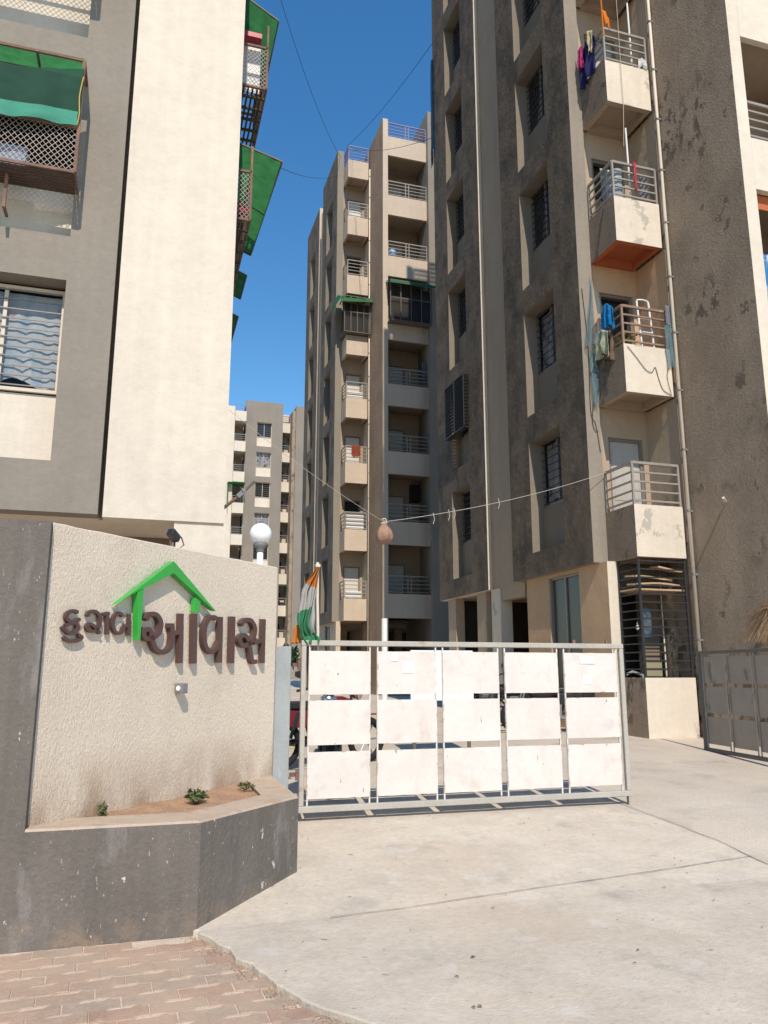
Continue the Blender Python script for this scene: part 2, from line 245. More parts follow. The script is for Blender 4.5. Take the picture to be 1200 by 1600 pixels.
# ------------------------------------------------------------------ mesh helpers
class MB:
    def __init__(s): s.v = []; s.f = []; s.m = []
    def add(s, vs, fs, mi=0):
        o = len(s.v); s.v += [tuple(p) for p in vs]
        for f in fs: s.f.append(tuple(i + o for i in f)); s.m.append(mi)
        return s
    def box(s, x0, x1, y0, y1, z0, z1, mi=0, faces=None):
        vs = [(x, y, z) for z in (z0, z1) for y in (y0, y1) for x in (x0, x1)]
        F = {'-z': (0, 2, 3, 1), '+z': (4, 5, 7, 6), '-y': (0, 1, 5, 4), '+y': (2, 6, 7, 3), '-x': (0, 4, 6, 2), '+x': (1, 3, 7, 5)}
        o = len(s.v); s.v += vs
        for k, f in F.items():
            s.f.append(tuple(i + o for i in f)); s.m.append(mi if faces is None else faces.get(k, mi))
        return s
    def prism(s, poly, z0, z1, mi=0, top=None, ztop=None):
        n = len(poly)
        vs = [(x, y, z0) for x, y in poly] + [(x, y, z1 if ztop is None else ztop[i]) for i, (x, y) in enumerate(poly)]
        o = len(s.v); s.v += vs
        s.f.append(tuple(o + i for i in reversed(range(n)))); s.m.append(mi)
        s.f.append(tuple(o + n + i for i in range(n))); s.m.append(mi if top is None else top)
        for i in range(n):
            j = (i + 1) % n; s.f.append((o + i, o + j, o + n + j, o + n + i)); s.m.append(mi)
        return s
    def tube(s, pts, r, n=6, mi=0, cap=True, radii=None):
        pts = [Vector(p) for p in pts]; o = len(s.v); k = len(pts)
        up = Vector((0, 0, 1))
        for i, p in enumerate(pts):
            t = (pts[min(i + 1, k - 1)] - pts[max(i - 1, 0)])
            t = t.normalized() if t.length > 1e-9 else Vector((0, 0, 1))
            a = up if abs(t.dot(up)) < 0.95 else Vector((1, 0, 0))
            u = t.cross(a).normalized(); w = t.cross(u)
            rr = radii[i] if radii else r
            for j in range(n):
                ang = 2 * math.pi * (j + 0.5) / n
                s.v.append(tuple(p + u * (rr * math.cos(ang)) + w * (rr * math.sin(ang))))
        for i in range(k - 1):
            for j in range(n):
                j2 = (j + 1) % n
                s.f.append((o + i * n + j, o + i * n + j2, o + (i + 1) * n + j2, o + (i + 1) * n + j)); s.m.append(mi)
        if cap:
            s.f.append(tuple(o + j for j in reversed(range(n)))); s.m.append(mi)
            s.f.append(tuple(o + (k - 1) * n + j for j in range(n))); s.m.append(mi)
        return s
    def lathe(s, prof, cx, cy, n=16, mi=0):
        o = len(s.v)
        for r, z in prof:
            for j in range(n):
                a = 2 * math.pi * j / n; s.v.append((cx + r * math.cos(a), cy + r * math.sin(a), z))
        for i in range(len(prof) - 1):
            for j in range(n):
                j2 = (j + 1) % n
                s.f.append((o + i * n + j, o + i * n + j2, o + (i + 1) * n + j2, o + (i + 1) * n + j)); s.m.append(mi)
        s.f.append(tuple(o + j for j in reversed(range(n)))); s.m.append(mi)
        s.f.append(tuple(o + (len(prof) - 1) * n + j for j in range(n))); s.m.append(mi)
        return s
    def map(s, fn): s.v = [tuple(fn(*p)) for p in s.v]; return s
    def mesh(s, name, mats, off=(0, 0, 0), smooth=False, weld=False):
        me = bpy.data.meshes.new(name)
        me.from_pydata([(x - off[0], y - off[1], z - off[2]) for x, y, z in s.v], [], s.f)
        for m in mats: me.materials.append(m)
        me.polygons.foreach_set('material_index', s.m)
        if smooth: me.polygons.foreach_set('use_smooth', [True] * len(s.f))
        bm = bmesh.new(); bm.from_mesh(me)
        if weld: bmesh.ops.remove_doubles(bm, verts=bm.verts, dist=1e-5)
        bmesh.ops.recalc_face_normals(bm, faces=bm.faces)
        bm.to_mesh(me); bm.free(); me.update()
        return me
OFF = {}
def thing(name, label, cat, base, group=None):
    o = bpy.data.objects.new(name, None); COL.objects.link(o); o.location = base
    o.empty_display_size = 0.1
    o['label'] = label; o['category'] = cat
    if group: o['group'] = group
    OFF[o] = Vector(base)
    return o
def solo(name, mb, mats, label, cat, base, group=None, smooth=False, **kw):
    o = bpy.data.objects.new(name, mb.mesh(name, mats, base, smooth, **kw)); COL.objects.link(o); o.location = base
    o['label'] = label; o['category'] = cat
    if group: o['group'] = group
    OFF[o] = Vector(base)
    return o
def part(name, mb, mats, parent, smooth=False, label=None, stuff=False, **kw):
    """mb in world coordinates of the thing as first placed"""
    if not isinstance(mats, (list, tuple)): mats = [mats]
    o = bpy.data.objects.new(name, mb.mesh(name, mats, OFF[parent], smooth, **kw)); COL.objects.link(o)
    o.parent = parent; OFF[o] = OFF[parent]
    if label: o['label'] = label
    if stuff: o['kind'] = 'stuff'
    return o
CACHE = {}
def unit(name, key, fn, mats, parent, loc=None, stuff=False):
    """shared mesh, fn() gives the shape about its own origin; loc in the parent's world (None: at the parent part)"""
    if not isinstance(mats, (list, tuple)): mats = [mats]
    k = (key, tuple(m.name for m in mats))
    if k not in CACHE: CACHE[k] = fn().mesh(name, mats)
    o = bpy.data.objects.new(name, CACHE[k]); COL.objects.link(o); o.parent = parent
    if loc is not None:
        o.location = Vector(loc) - OFF[parent]; OFF[o] = Vector(loc)
    else: OFF[o] = OFF[parent]
    if stuff: o['kind'] = 'stuff'
    return o
def structure(name, mb, mats, smooth=False, stuff=False, base=(0, 0, 0), **kw):
    o = bpy.data.objects.new(name, mb.mesh(name, mats, base, smooth, **kw)); COL.objects.link(o)
    o.location = base; OFF[o] = Vector(base)
    o['kind'] = 'stuff' if stuff else 'structure'
    return o
def bevel(o, w=0.012, seg=1):
    md = o.modifiers.new('bevel', 'BEVEL'); md.width = w; md.segments = seg; md.limit_method = 'ANGLE'; md.angle_limit = R(50)
    return o
def solidify(o, t=0.004):
    md = o.modifiers.new('solidify', 'SOLIDIFY'); md.thickness = t; return o
MAPL = lambda u, d, z: (d, u, z)        # left-facing wall: u along +Y, depth along +X
MAPF = lambda u, d, z: (u, d, z)        # front-facing wall: u along +X, depth along +Y
def gridwall(us, vs, hole, t, mp, mi_side=1, mi_end=2):
    """wall in u,z with rectangular holes; outer face at depth 0"""
    m = MB(); nu, nv = len(us) - 1, len(vs) - 1
    S = lambda i, j: 0 <= i < nu and 0 <= j < nv and not hole(i, j)
    for i in range(nu):
        for j in range(nv):
            if not S(i, j): continue
            a, b, c, d = us[i], us[i + 1], vs[j], vs[j + 1]
            m.add([mp(a, 0, c), mp(b, 0, c), mp(b, 0, d), mp(a, 0, d)], [(0, 1, 2, 3)], 0)
            m.add([mp(a, t, c), mp(b, t, c), mp(b, t, d), mp(a, t, d)], [(3, 2, 1, 0)], 0)
            for (di, dj, p, q) in ((-1, 0, (a, c), (a, d)), (1, 0, (b, c), (b, d)), (0, -1, (a, c), (b, c)), (0, 1, (a, d), (b, d))):
                if not S(i + di, j + dj):
                    inside = 0 <= i + di < nu and 0 <= j + dj < nv
                    m.add([mp(p[0], 0, p[1]), mp(q[0], 0, q[1]), mp(q[0], t, q[1]), mp(p[0], t, p[1])], [(0, 1, 2, 3)], mi_side if inside else mi_end)
    return m
def diamonds(u0, u1, v0, v1, pitch, mp, r=0.004, ratio=1.15):
    """expanded metal: crossing strands clipped to a rectangle"""
    m = MB(); h = v1 - v0; w = u1 - u0; run = h / ratio
    n = int((w + run) / pitch) + 1
    for sgn in (1, -1):
        for k in range(n + 1):
            a = -run + k * pitch          # u at v0 for sgn=1
            ua, ub = (a, a + run)
            va, vb = 0.0, h
            if ua < 0: va = (0 - ua) * ratio; ua = 0
            if ub > w: vb = h - (ub - w) * ratio; ub = w
            if vb - va < 0.01: continue
            if sgn < 0: va, vb = h - va, h - vb
            m.tube([mp(u0 + ua, 0.001 * sgn, v0 + va), mp(u0 + ub, 0.001 * sgn, v0 + vb)], r, 3, cap=False)
    return m
def catmull(pts, n=6):
    P = [Vector(p) for p in pts]
    if len(P) < 3: return P
    out = []
    for i in range(len(P) - 1):
        p0, p1, p2, p3 = P[max(i - 1, 0)], P[i], P[i + 1], P[min(i + 2, len(P) - 1)]
        for k in range(n):
            t = k / n
            out.append(0.5 * ((2 * p1) + (p2 - p0) * t + (2 * p0 - 5 * p1 + 4 * p2 - p3) * t * t + (3 * p1 - p0 - 3 * p2 + p3) * t ** 3))
    out.append(P[-1]); return out
def drape(top, down, length, amp=0.03, folds=4, seed=0, nu=18, nv=10, hem=0.06, outdir=(0, -1, 0), pinch=0.0):
    """cloth hanging from a polyline"""
    rnd = random.Random(seed); m = MB(); T = catmull(top, 8); od = Vector(outdir); dn = Vector(down)
    ph = rnd.random() * 6
    for j in range(nv + 1):
        for i in range(nu + 1):
            s = i / nu; q = s * (len(T) - 1); a = int(min(q, len(T) - 2)); p = T[a].lerp(T[a + 1], q - a)
            t = j / nv
            ln = length * (1 + hem * math.sin(5 * s + ph) + hem * 0.6 * math.sin(13 * s + 2 * ph))
            off = amp * (0.25 + 0.75 * t) * (math.sin(folds * 2 * math.pi * s + ph + 0.8 * t) + 0.5 * math.sin(folds * 3.7 * s * math.pi + ph * 2 - t))
            off += amp * 1.1 * (0.3 + t) * mnoise.noise(Vector((s * 3.1 + seed * 3, t * 2.3, seed))) + amp * .5 * mnoise.noise(Vector((s * 8 + seed, t * 6, seed * 2)))
            mid = T[0].lerp(T[-1], 0.5)
            p2 = p.lerp(mid, pinch * t)
            m.v.append(tuple(p2 + dn * (ln * t) + od * off))
    for j in range(nv):
        for i in range(nu):
            a = j * (nu + 1) + i; m.f.append((a, a + 1, a + nu + 2, a + nu + 1)); m.m.append(0)
    return m
def sheet(q, sag=.03, n=10, seed=0, corr=.0):
    q = [Vector(p) for p in q]; m = MB(); nn = (q[1] - q[0]).cross(q[3] - q[0]).normalized()
    if nn.z < 0: nn = -nn
    for j in range(n + 1):
        for i in range(n + 1):
            f, g = i / n, j / n; p = q[0].lerp(q[1], f).lerp(q[3].lerp(q[2], f), g)
            o = -sag * 4 * g * (1 - g) * (.6 + .4 * math.sin(9 * f + seed)) + .35 * sag * mnoise.noise(Vector((f * 4, g * 4, seed))) - .4 * sag * abs(math.sin(f * 3 * math.pi)) * (1 - g)
            m.v.append(tuple(p + nn * o))
    for j in range(n):
        for i in range(n): a = j * (n + 1) + i; m.f.append((a, a + 1, a + n + 2, a + n + 1)); m.m.append(0)
    return m
def leaves(center, rad, n, size, seed, squash=0.8, mi=0):
    rnd = random.Random(seed); m = MB()
    for _ in range(n):
        d = Vector((rnd.gauss(0, 1), rnd.gauss(0, 1), abs(rnd.gauss(0, 1)) if squash < 0.6 else rnd.gauss(0, 1))).normalized()
        r = rad * (0.35 + 0.65 * rnd.random() ** 0.5) * (0.75 + 0.5 * mnoise.noise(d * 2.2 + Vector((seed, 0, 0))))
        p = Vector(center) + Vector((d.x * r, d.y * r, d.z * r * squash))
        a = Vector((rnd.gauss(0, 1), rnd.gauss(0, 1), rnd.gauss(0, 0.6))).normalized(); b = a.cross(d + Vector((0.1, 0.2, 0.3))).normalized()
        l = size * (0.6 + 0.8 * rnd.random()); w = l * 0.42
        m.add([p - a * l, p + b * w, p + a * l + d * l * 0.3, p - b * w], [(0, 1, 2, 3)], mi)
    return m

# ------------------------------------------------------------------ ground
GP = [(-100, .124), (4.86, .124), (5.6, .215), (6.9, .292), (8.5, .35), (11.4, .475), (20, .56), (32, .66), (75, .9), (400, 1.0)]
def gz(y):
    for (a, za), (b, zb) in zip(GP, GP[1:]):
        if y <= b: return za + (zb - za) * (y - a) / (b - a)
    return GP[-1][1]
CURVE = [(.95, 9.1), (.90, 5.6), (.28, 4.90), (.392, 4.861), (.53, 4.45), (.63, 4.15), (.76, 3.75), (.95, 3.47), (1.25, 3.16), (1.75, 2.8), (2.4, 2.55), (4.5, 2.4)]
def curve_x(y):
    for (xa, ya), (xb, yb) in zip(CURVE, CURVE[1:]):
        if yb <= y <= ya: return xa + (xb - xa) * ((ya - y) / (ya - yb))
    return CURVE[-1][0]
def ground_sheet():
    m = MB()
    xs = [-300, -60, -20, -6, -3, -1, 0, 1, 1.8, 2.6, 4.5, 6, 9, 14, 25, 60, 300]
    ys = [-300, -60, -20, -5, 0, 1.5, 2.5, 3.5, 4.4, 4.86, 5.2, 5.6, 6.2, 6.9, 7.6, 8.5, 10, 11.4, 15, 20, 32, 50, 75, 120, 400]
    for y in ys:
        for x in xs:
            low = 0.055 if (x < 2.7 and y < 4.9) else (0.006 if x < 4.4 else -0.010)
            m.v.append((x, y, gz(y) - low))
    n = len(xs)
    for j in range(len(ys) - 1):
        for i in range(n - 1):
            m.f.append((j * n + i, j * n + i + 1, (j + 1) * n + i + 1, (j + 1) * n + i)); m.m.append(0)
    return m
structure('ground', ground_sheet(), [ROAD])
def driveway():
    m = MB(); rows = []; y = 2.45; ys = []
    while y < 9.01: ys.append(y); y += 0.05 if y < 4.9 else 0.15
    rnd = random.Random(3)
    for y in ys:
        x0 = curve_x(y) + (0.030 * mnoise.noise(Vector((y * 7, 0, 0))) + 0.016 * mnoise.noise(Vector((y * 27, 5, 0))) if y < 4.86 else 0)
        row = [(x0, y, gz(y) - 0.05), (x0 + 0.004, y, gz(y) + 0.006), (x0 + 0.016, y, gz(y) + 0.012)]
        for k in range(1, 9): row.append((x0 + 0.016 + (4.5 - x0 - 0.016) * k / 8, y, gz(y) + 0.012 + 0.006 * mnoise.noise(Vector((k * .7, y * .6, 2)))))
        row.append((4.5, y, gz(y) - 0.05))
        rows.append(row)
    n = len(rows[0])
    for r in rows: m.v += r
    for j in range(len(rows) - 1):
        for i in range(n - 1):
            m.f.append((j * n + i, j * n + i + 1, (j + 1) * n + i + 1, (j + 1) * n + i)); m.m.append(0)
    return m
DW = structure('driveway', driveway(), [CONC], smooth=False)
def joint(p, q, w, seed):
    m = MB(); n = 40
    for i in range(n + 1):
        t = i / n; x = p[0] + (q[0] - p[0]) * t; y = p[1] + (q[1] - p[1]) * t
        o = 0.012 * mnoise.noise(Vector((t * 9, seed, 0))); ww = w * (0.35 + 0.9 * abs(mnoise.noise(Vector((t * 23, seed + 4, 0)))))
        d = Vector((q[0] - p[0], q[1] - p[1], 0)).normalized(); nn = Vector((-d.y, d.x, 0))
        for s in (-1, 1):
            a = Vector((x, y, 0)) + nn * (o + s * ww); m.v.append((a.x, a.y, gz(a.y) + 0.0205))
    for i in range(n): m.f.append((2 * i, 2 * i + 1, 2 * i + 3, 2 * i + 2)); m.m.append(0)
    return m
for a, b, w, s in [((1.15, 4.83), (4.5, 5.22), 0.005, 1.3)]:
    o = bpy.data.objects.new('crack', joint(a, b, w, s).mesh('crack', [JOINT])); COL.objects.link(o); o.parent = DW
def road_joint():
    m = MB(); n = 60
    for i in range(n + 1):
        y = 3.0 + 6.0 * i / n; o = 0.02 * mnoise.noise(Vector((y * 2, 3, 0)))
        m.v += [(4.496 + o, y, gz(y) + 0.0125 + .008), (4.506 + o, y, gz(y) + 0.0125 + .008)]
    for i in range(n): m.f.append((2 * i, 2 * i + 1, 2 * i + 3, 2 * i + 2)); m.m.append(0)
    return m
o = bpy.data.objects.new('crack', road_joint().mesh('crack', [JOINT])); COL.objects.link(o); o.parent = DW

# pavement of interlocking pavers
bedm = MB(); bedm.box(-2.6, 1.3, 2.3, 4.86, 0.0, 0.1035)
PAVE = structure('pavement', bedm, [BED])
PL, PW = 0.25, 0.128
def paver_shape(k):
    wv = lambda x: 0.011 * (1 if (x / PL * 4) % 2 < 1 else -1)
    lo, up = [], []
    g = 0.0022
    xs = [g, PL * .20, PL * .30, PL * .70, PL * .80, PL - g]; ws = [.009, .009, -.009, -.009, .009, .009]
    for x, w in zip(xs, ws): lo.append((x, w + g)); up.append((x, w + PW - g))
    poly = lo + up[::-1]; m = MB(); n = len(poly)
    ins = []
    cx, cy = PL / 2, PW / 2
    for x, y in poly: ins.append((x + (0.004 if x < cx else -0.004), y + (0.004 if y < cy else -0.004)))
    vs = [(x, y, -0.05) for x, y in poly] + [(x, y, -0.004) for x, y in poly] + [(x, y, 0) for x, y in ins]
    fs = [tuple(2 * n + i for i in range(n))]
    for i in range(n):
        j = (i + 1) % n; fs += [(i, j, n + j, n + i), (n + i, n + j, 2 * n + j, 2 * n + i)]
    m.add(vs, fs); return m
prn = random.Random(11); ang = R(3.0)
for r in range(20):
    for c in range(-5, 9):
        x = (c + (0.5 if r % 2 else 0)) * PL; y = 4.72 - r * PW
        X = -0.2 + x * math.cos(ang) - (y - 4.7) * math.sin(ang) * -1; Y = y + x * math.sin(ang) * 1.0
        if Y > 4.72 or Y < 2.9 or X < -1.7 or X > curve_x(max(2.45, Y)) - 0.02: continue
        o = unit('paver', 'paver', lambda: paver_shape(0), PAVER, PAVE, (X, Y, 0.108 + prn.uniform(-.0025, .0025)))
        o.rotation_euler = (prn.uniform(-.007, .007), prn.uniform(-.007, .007), ang + prn.uniform(-.008, .008))
# loose grit along the edge of the concrete
gm = MB(); gr = random.Random(5)
for k in range(900):
    y = gr.uniform(3.0, 4.85); x = curve_x(y) - abs(gr.gauss(0, .06)) + 0.012; s = gr.uniform(.0015, .006) * (2.0 if gr.random() < .05 else 1)
    z = 0.108; a = gr.random() * 6
    p = [(x + s * math.cos(a + t) * gr.uniform(.7, 1.2), y + s * math.sin(a + t) * gr.uniform(.7, 1.2), z) for t in (0, 1.6, 3.1, 4.7)]
    gm.add(p + [(x, y, z + s * gr.uniform(.8, 1.3))], [(0, 1, 4), (1, 2, 4), (2, 3, 4), (3, 0, 4)])
structure('grit', gm, [pmat('grey_brown_grit', (0.30, 0.22, 0.155), .95, (20, .4), None)], stuff=True)

# ------------------------------------------------------------------ tower blocks (two of the same plan)
F0, FH, NF = 3.5, 2.98, 7
ROOF = F0 + FH * NF
def win_frame(w, h, mp):
    def fn():
        m = MB(); t = .045
        for a in ((0, w, 0, t), (0, w, h - t, h), (0, t, t, h - t), (w - t, w, t, h - t), (w / 2 - t / 2, w / 2 + t / 2, t, h - t)):
            m.box(a[0], a[1], 0, .06, a[2], a[3])
        return m.map(mp)
    return fn
def win_pane(w, h, mp, side):
    def fn():
        m = MB(); t = .045
        a, b = (t, w / 2 - t / 2) if side == 0 else (w / 2 + t / 2, w - t)
        m.box(a, b, .03 + .012 * side, .036 + .012 * side, t, h - t); return m.map(mp)
    return fn
def win_grille(w, h, mp, n, r=.007, vert=0):
    def fn():
        m = MB()
        for k in range(n):
            z = .07 + (h - .14) * k / (n - 1); m.box(.045, w - .045, -.012 - r, -.012 + r, z - r, z + r)
        for k in range(vert):
            u = .045 + (w - .09) * (k + 1) / (vert + 1); m.box(u - r, u + r, -.012 - 2.4 * r, -.012 - r - .001, .05, h - .05)
        return m.map(mp)
    return fn
def window(T, mp, tag, loc, w, h, frame=ALU, pane=GLASSD, bars=10, curtain=None, vert=0):
    f = unit('window', ('wf', tag, w, h), win_frame(w, h, mp), frame, T, loc)
    for s in (0, 1): unit('pane', ('wp', tag, w, h, s), win_pane(w, h, mp, s), pane, f)
    if bars: unit('grille', ('wg', tag, w, h, bars, vert), win_grille(w, h, mp, bars, vert=vert), ALU if frame is not ALU else BLACKI, f, stuff=True)
    if curtain:
        def cf():
            m = drape([(.06, 0, h - .06), (w - .06, 0, h - .06)], (0, 0, -1), h - .14, .016, 5, 3, nu=26, nv=4)
            m.v = [(x, .11 + y, z) for x, y, z in m.v]; return m.map(mp)
        unit('curtain', ('wc', tag, w, h), cf, curtain, f)
    return f
def rail_bars(m, p, q, z0, z1, n=5, r=.021, posts=(0, 1), top=.032):
    """n horizontal bars between plan points p and q"""
    dx, dy = q[0] - p[0], q[1] - p[1]; L = math.hypot(dx, dy); ux, uy = dx / L, dy / L
    for k in range(n):
        z = z0 + (z1 - z0) * k / (n - 1); rr = top if k == n - 1 else r
        m.tube([(p[0], p[1], z), (q[0], q[1], z)], rr, 4)
    for t in posts: m.tube([(p[0] + dx * t, p[1] + dy * t, z0 - .07), (p[0] + dx * t, p[1] + dy * t, z1 + .012)], .026, 4)
def tower(name, label, dy, dz, near):
    T = thing(name, label, 'building', (9.12, 11.41, gz(11.4)))     # built in place, then moved
    P = lambda n, mb, mats, **k: part(n, mb, mats, T, **k)
    CR = CREAM if near else CREAM2
    g0 = gz(11.4) - 0.25
    zt1 = ROOF + 1.95
    # facade with the wide windows
    vs = [F0]
    for i in range(NF): vs += [F0 + FH * i + .5, F0 + FH * i + 2.9]
    vs.append(zt1)
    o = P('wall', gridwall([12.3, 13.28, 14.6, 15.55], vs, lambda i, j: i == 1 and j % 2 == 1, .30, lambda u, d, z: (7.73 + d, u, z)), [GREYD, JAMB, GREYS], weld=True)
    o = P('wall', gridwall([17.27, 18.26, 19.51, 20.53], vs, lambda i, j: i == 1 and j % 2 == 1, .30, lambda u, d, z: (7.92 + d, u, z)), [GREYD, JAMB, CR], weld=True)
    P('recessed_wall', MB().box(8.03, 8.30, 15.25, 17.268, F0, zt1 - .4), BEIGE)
    for i in range(NF):
        z0 = F0 + FH * i
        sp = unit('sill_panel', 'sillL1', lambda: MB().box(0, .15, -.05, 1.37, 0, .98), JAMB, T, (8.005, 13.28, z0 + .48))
        window(T, MAPL, 'L', (8.03, 13.28, z0 + 1.47), 1.32, 1.43, curtain=CURTW if i in (0, 1) else None, pane=GLASSD if i not in (0, 1) else GLASS, bars=9)
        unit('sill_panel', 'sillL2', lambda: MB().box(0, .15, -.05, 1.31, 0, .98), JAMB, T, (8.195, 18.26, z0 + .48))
        window(T, MAPL, 'L', (8.22, 18.26, z0 + 1.47), 1.25, 1.43, bars=9)
    # dark filled core standing for the unlit rooms behind, slabs
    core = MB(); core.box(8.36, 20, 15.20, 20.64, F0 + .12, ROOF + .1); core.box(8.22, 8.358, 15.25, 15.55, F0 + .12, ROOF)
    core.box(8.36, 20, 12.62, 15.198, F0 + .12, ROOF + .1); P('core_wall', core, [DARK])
    sl = MB(); sl.box(8.032, 20, 12.36, 15.24, F0 + .002, F0 + .118); sl.box(8.282, 20, 15.242, 20.66, F0 + .002, F0 + .118); P('floor_slab', sl, [BEIGE])
    # projecting wing: rough side wall, cream front pilaster, loggias, pier, plain front
    o = P('wall', MB().box(9.12, 9.36, 9.36, 12.6, g0, zt1 - .1, 0, {'-y': 1}), [GREYR if near else GREYBR, CR])
    P('pier', MB().box(11.2, 11.9, 9.12, 12.6, g0, zt1 + .55), [GREYS]); P('wall', MB().box(11.902, 20, 9.4, 12.6, g0, ROOF + 1), [CR])
    # back wall of the little balconies
    for i in range(NF + 1):
        z0 = F0 + FH * i
        painted = near and i == 1
        wm = PEACH if painted else BEIGE
        z1 = z0 + FH if i < NF else z0 + .92
        # back wall with a door opening left of the middle
        if i < NF:
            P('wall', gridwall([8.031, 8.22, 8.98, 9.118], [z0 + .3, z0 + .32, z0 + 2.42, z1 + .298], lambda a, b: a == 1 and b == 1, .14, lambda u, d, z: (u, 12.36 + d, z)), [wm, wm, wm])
            P('wall', MB().box(9.085, 9.118, 11.45, 12.358, z0 + .3, z1 - .002), [wm])
            d = unit('door_frame', 'dframe', lambda: MB().box(0, .06, 0, .1, 0, 2.1).box(.70, .76, 0, .1, 0, 2.1).box(.06, .70, 0, .1, 2.04, 2.1), [ALU], T, (8.22, 12.40, z0 + .32))
            if near and i in (0, 3) or (not near and i % 2 == 0) or (not near and i in (3,)):
                unit('door_leaf', 'dleaf', lambda: MB().box(.06, .70, .03, .07, 0, 2.04).box(.12, .64, .022, .03, .9, 1.9).box(.12, .64, .022, .03, .12, .8), [DOORG if near else DOORW], d)
            else:
                unit('door_leaf', 'dleafopen', lambda: MB().box(.66, .70, -.62 + .68, .70, 0, 2.04), [DOORB], d)
        # balcony tub
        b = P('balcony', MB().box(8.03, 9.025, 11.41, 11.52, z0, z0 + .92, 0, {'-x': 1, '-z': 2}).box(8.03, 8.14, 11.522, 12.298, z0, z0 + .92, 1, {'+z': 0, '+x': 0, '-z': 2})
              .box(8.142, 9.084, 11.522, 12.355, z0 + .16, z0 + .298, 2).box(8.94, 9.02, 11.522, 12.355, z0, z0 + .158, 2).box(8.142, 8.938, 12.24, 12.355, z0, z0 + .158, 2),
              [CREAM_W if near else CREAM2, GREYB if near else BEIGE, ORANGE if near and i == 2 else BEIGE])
        rm = MB()
        if not (not near and i == 4):
            rail_bars(rm, (8.06, 11.45), (9.01, 11.45), z0 + 1.0, z0 + 1.68); rail_bars(rm, (8.06, 11.45), (8.06, 12.28), z0 + 1.0, z0 + 1.68, posts=(1,))
            ro = part('railing', rm, [RAILB if near and i == 1 else (RAILV if i == NF else RAIL)], T); ro.parent = b
        # loggia of the front
        lg = P('loggia_parapet', MB().box(9.362, 11.198, 9.36, 9.47, z0 + (0 if i else 0), z0 + .97), [CR])
        P('floor_slab', MB().box(9.362, 11.198, 9.472, 10.70, z0 + .13, z0 + .26), [BEIGE])
        if i < NF:
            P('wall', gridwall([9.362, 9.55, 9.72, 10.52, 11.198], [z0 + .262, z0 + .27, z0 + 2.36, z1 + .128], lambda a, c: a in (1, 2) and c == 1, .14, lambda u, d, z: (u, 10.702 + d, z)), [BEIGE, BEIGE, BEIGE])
            unit('door_frame', 'dlog', lambda: MB().box(.17, .22, 0, .1, 0, 2.09).box(.92, .97, 0, .1, 0, 2.09).box(.22, .92, 0, .1, 2.04, 2.09), [ALU], T, (9.55, 10.72, z0 + .27))
            if not (near and i in (1,)):
                unit('door_leaf', 'dlogl', lambda: MB().box(.22, .92, .03, .07, 0, 2.04).box(.28, .86, .022, .03, .12, 1.9), [DOORW], T, (9.55, 10.72, z0 + .27))
        r2 = MB(); rail_bars(r2, (9.37, 9.41), (11.19, 9.41), z0 + 1.05, z0 + 1.70, posts=(0, .46, .54, 1)); ro = part('railing', r2, [RAILV if i == NF else RAIL], T); ro.parent = lg
    # roof: parapets and stair tower
    rf = MB(); rf.box(8.04, 9.1, 12.62, 20.6, ROOF + .1, ROOF + .3); rf.box(8.32, 9.0, 20.40, 20.64, ROOF + .3, zt1 + .08); rf.box(9.38, 20, 12.62, 20.64, ROOF + .1, ROOF + .3)
    P('roof', rf, [GREYS])
    P('stair_tower', MB().box(9.28, 16, 16.8, 20.6, ROOF + .302, ROOF + 3.7).box(9.0, 9.26, 20.2, 20.6, ROOF + .302, ROOF + 5.0), [CR])
    r3 = MB(); rail_bars(r3, (9.3, 20.55), (16, 20.55), ROOF + 3.85, ROOF + 4.9, n=6, r=.05, top=.06, posts=(0, .1, .2, .3, .4, .5, .6, .8, 1)); P('railing', r3, [RAIL])
    # rain pipe
    pm = MB(); pm.tube([(9.062, 11.30, g0 + .2), (9.062, 11.30, ROOF + .5)], .032, 8); pp = P('rain_pipe', pm, [PIPE], smooth=True)
    cm = MB()
    for i in range(22): cm.box(9.02, 9.118, 11.262, 11.338, .95 + i * 1.12, .985 + i * 1.12)
    pc = part('pipe_clamp', cm, [GREYM], T); pc.parent = pp
    # stilts
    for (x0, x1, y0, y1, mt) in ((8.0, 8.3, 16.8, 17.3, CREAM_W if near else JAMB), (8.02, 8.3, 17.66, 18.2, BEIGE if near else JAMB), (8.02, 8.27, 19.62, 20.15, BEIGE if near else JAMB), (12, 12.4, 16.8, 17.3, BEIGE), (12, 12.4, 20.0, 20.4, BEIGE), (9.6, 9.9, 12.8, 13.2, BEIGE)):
        P('column', MB().box(x0, x1, y0, y1, g0, F0), [mt])
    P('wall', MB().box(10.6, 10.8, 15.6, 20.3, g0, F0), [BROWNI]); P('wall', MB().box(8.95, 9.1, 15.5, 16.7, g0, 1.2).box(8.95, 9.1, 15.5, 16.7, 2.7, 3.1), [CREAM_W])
    P('wall', MB().box(8.45, 20, 20.30, 20.45, g0, F0), [DARK])  # dark wall added to close off the bright view under the stilts
    P('beam', MB().box(8.03, 8.25, 15.6, 16.78, 3.2, F0 - .002), [BEIGE])
    wl = P('wall', gridwall([12.08, 13.05, 14.22, 15.18], [g0, 1.15, 3.42, F0 - .002], lambda i, j: i == 1 and j == 1, .2, lambda u, d, z: (7.86 + d, u, z)), [PEACH if near else BEIGE, BEIGE, CR], weld=True)
    window(T, MAPL, 'G', (7.90, 13.05, 1.15), 1.17, 2.27, frame=ALU, pane=GLASSG, bars=0)
    P('wall', MB().box(8.06, 8.2, 15.02, 15.18, g0, F0 - .002).box(8.06, 9.1, 15.02, 15.18, g0, F0 - .002), [BEIGE])
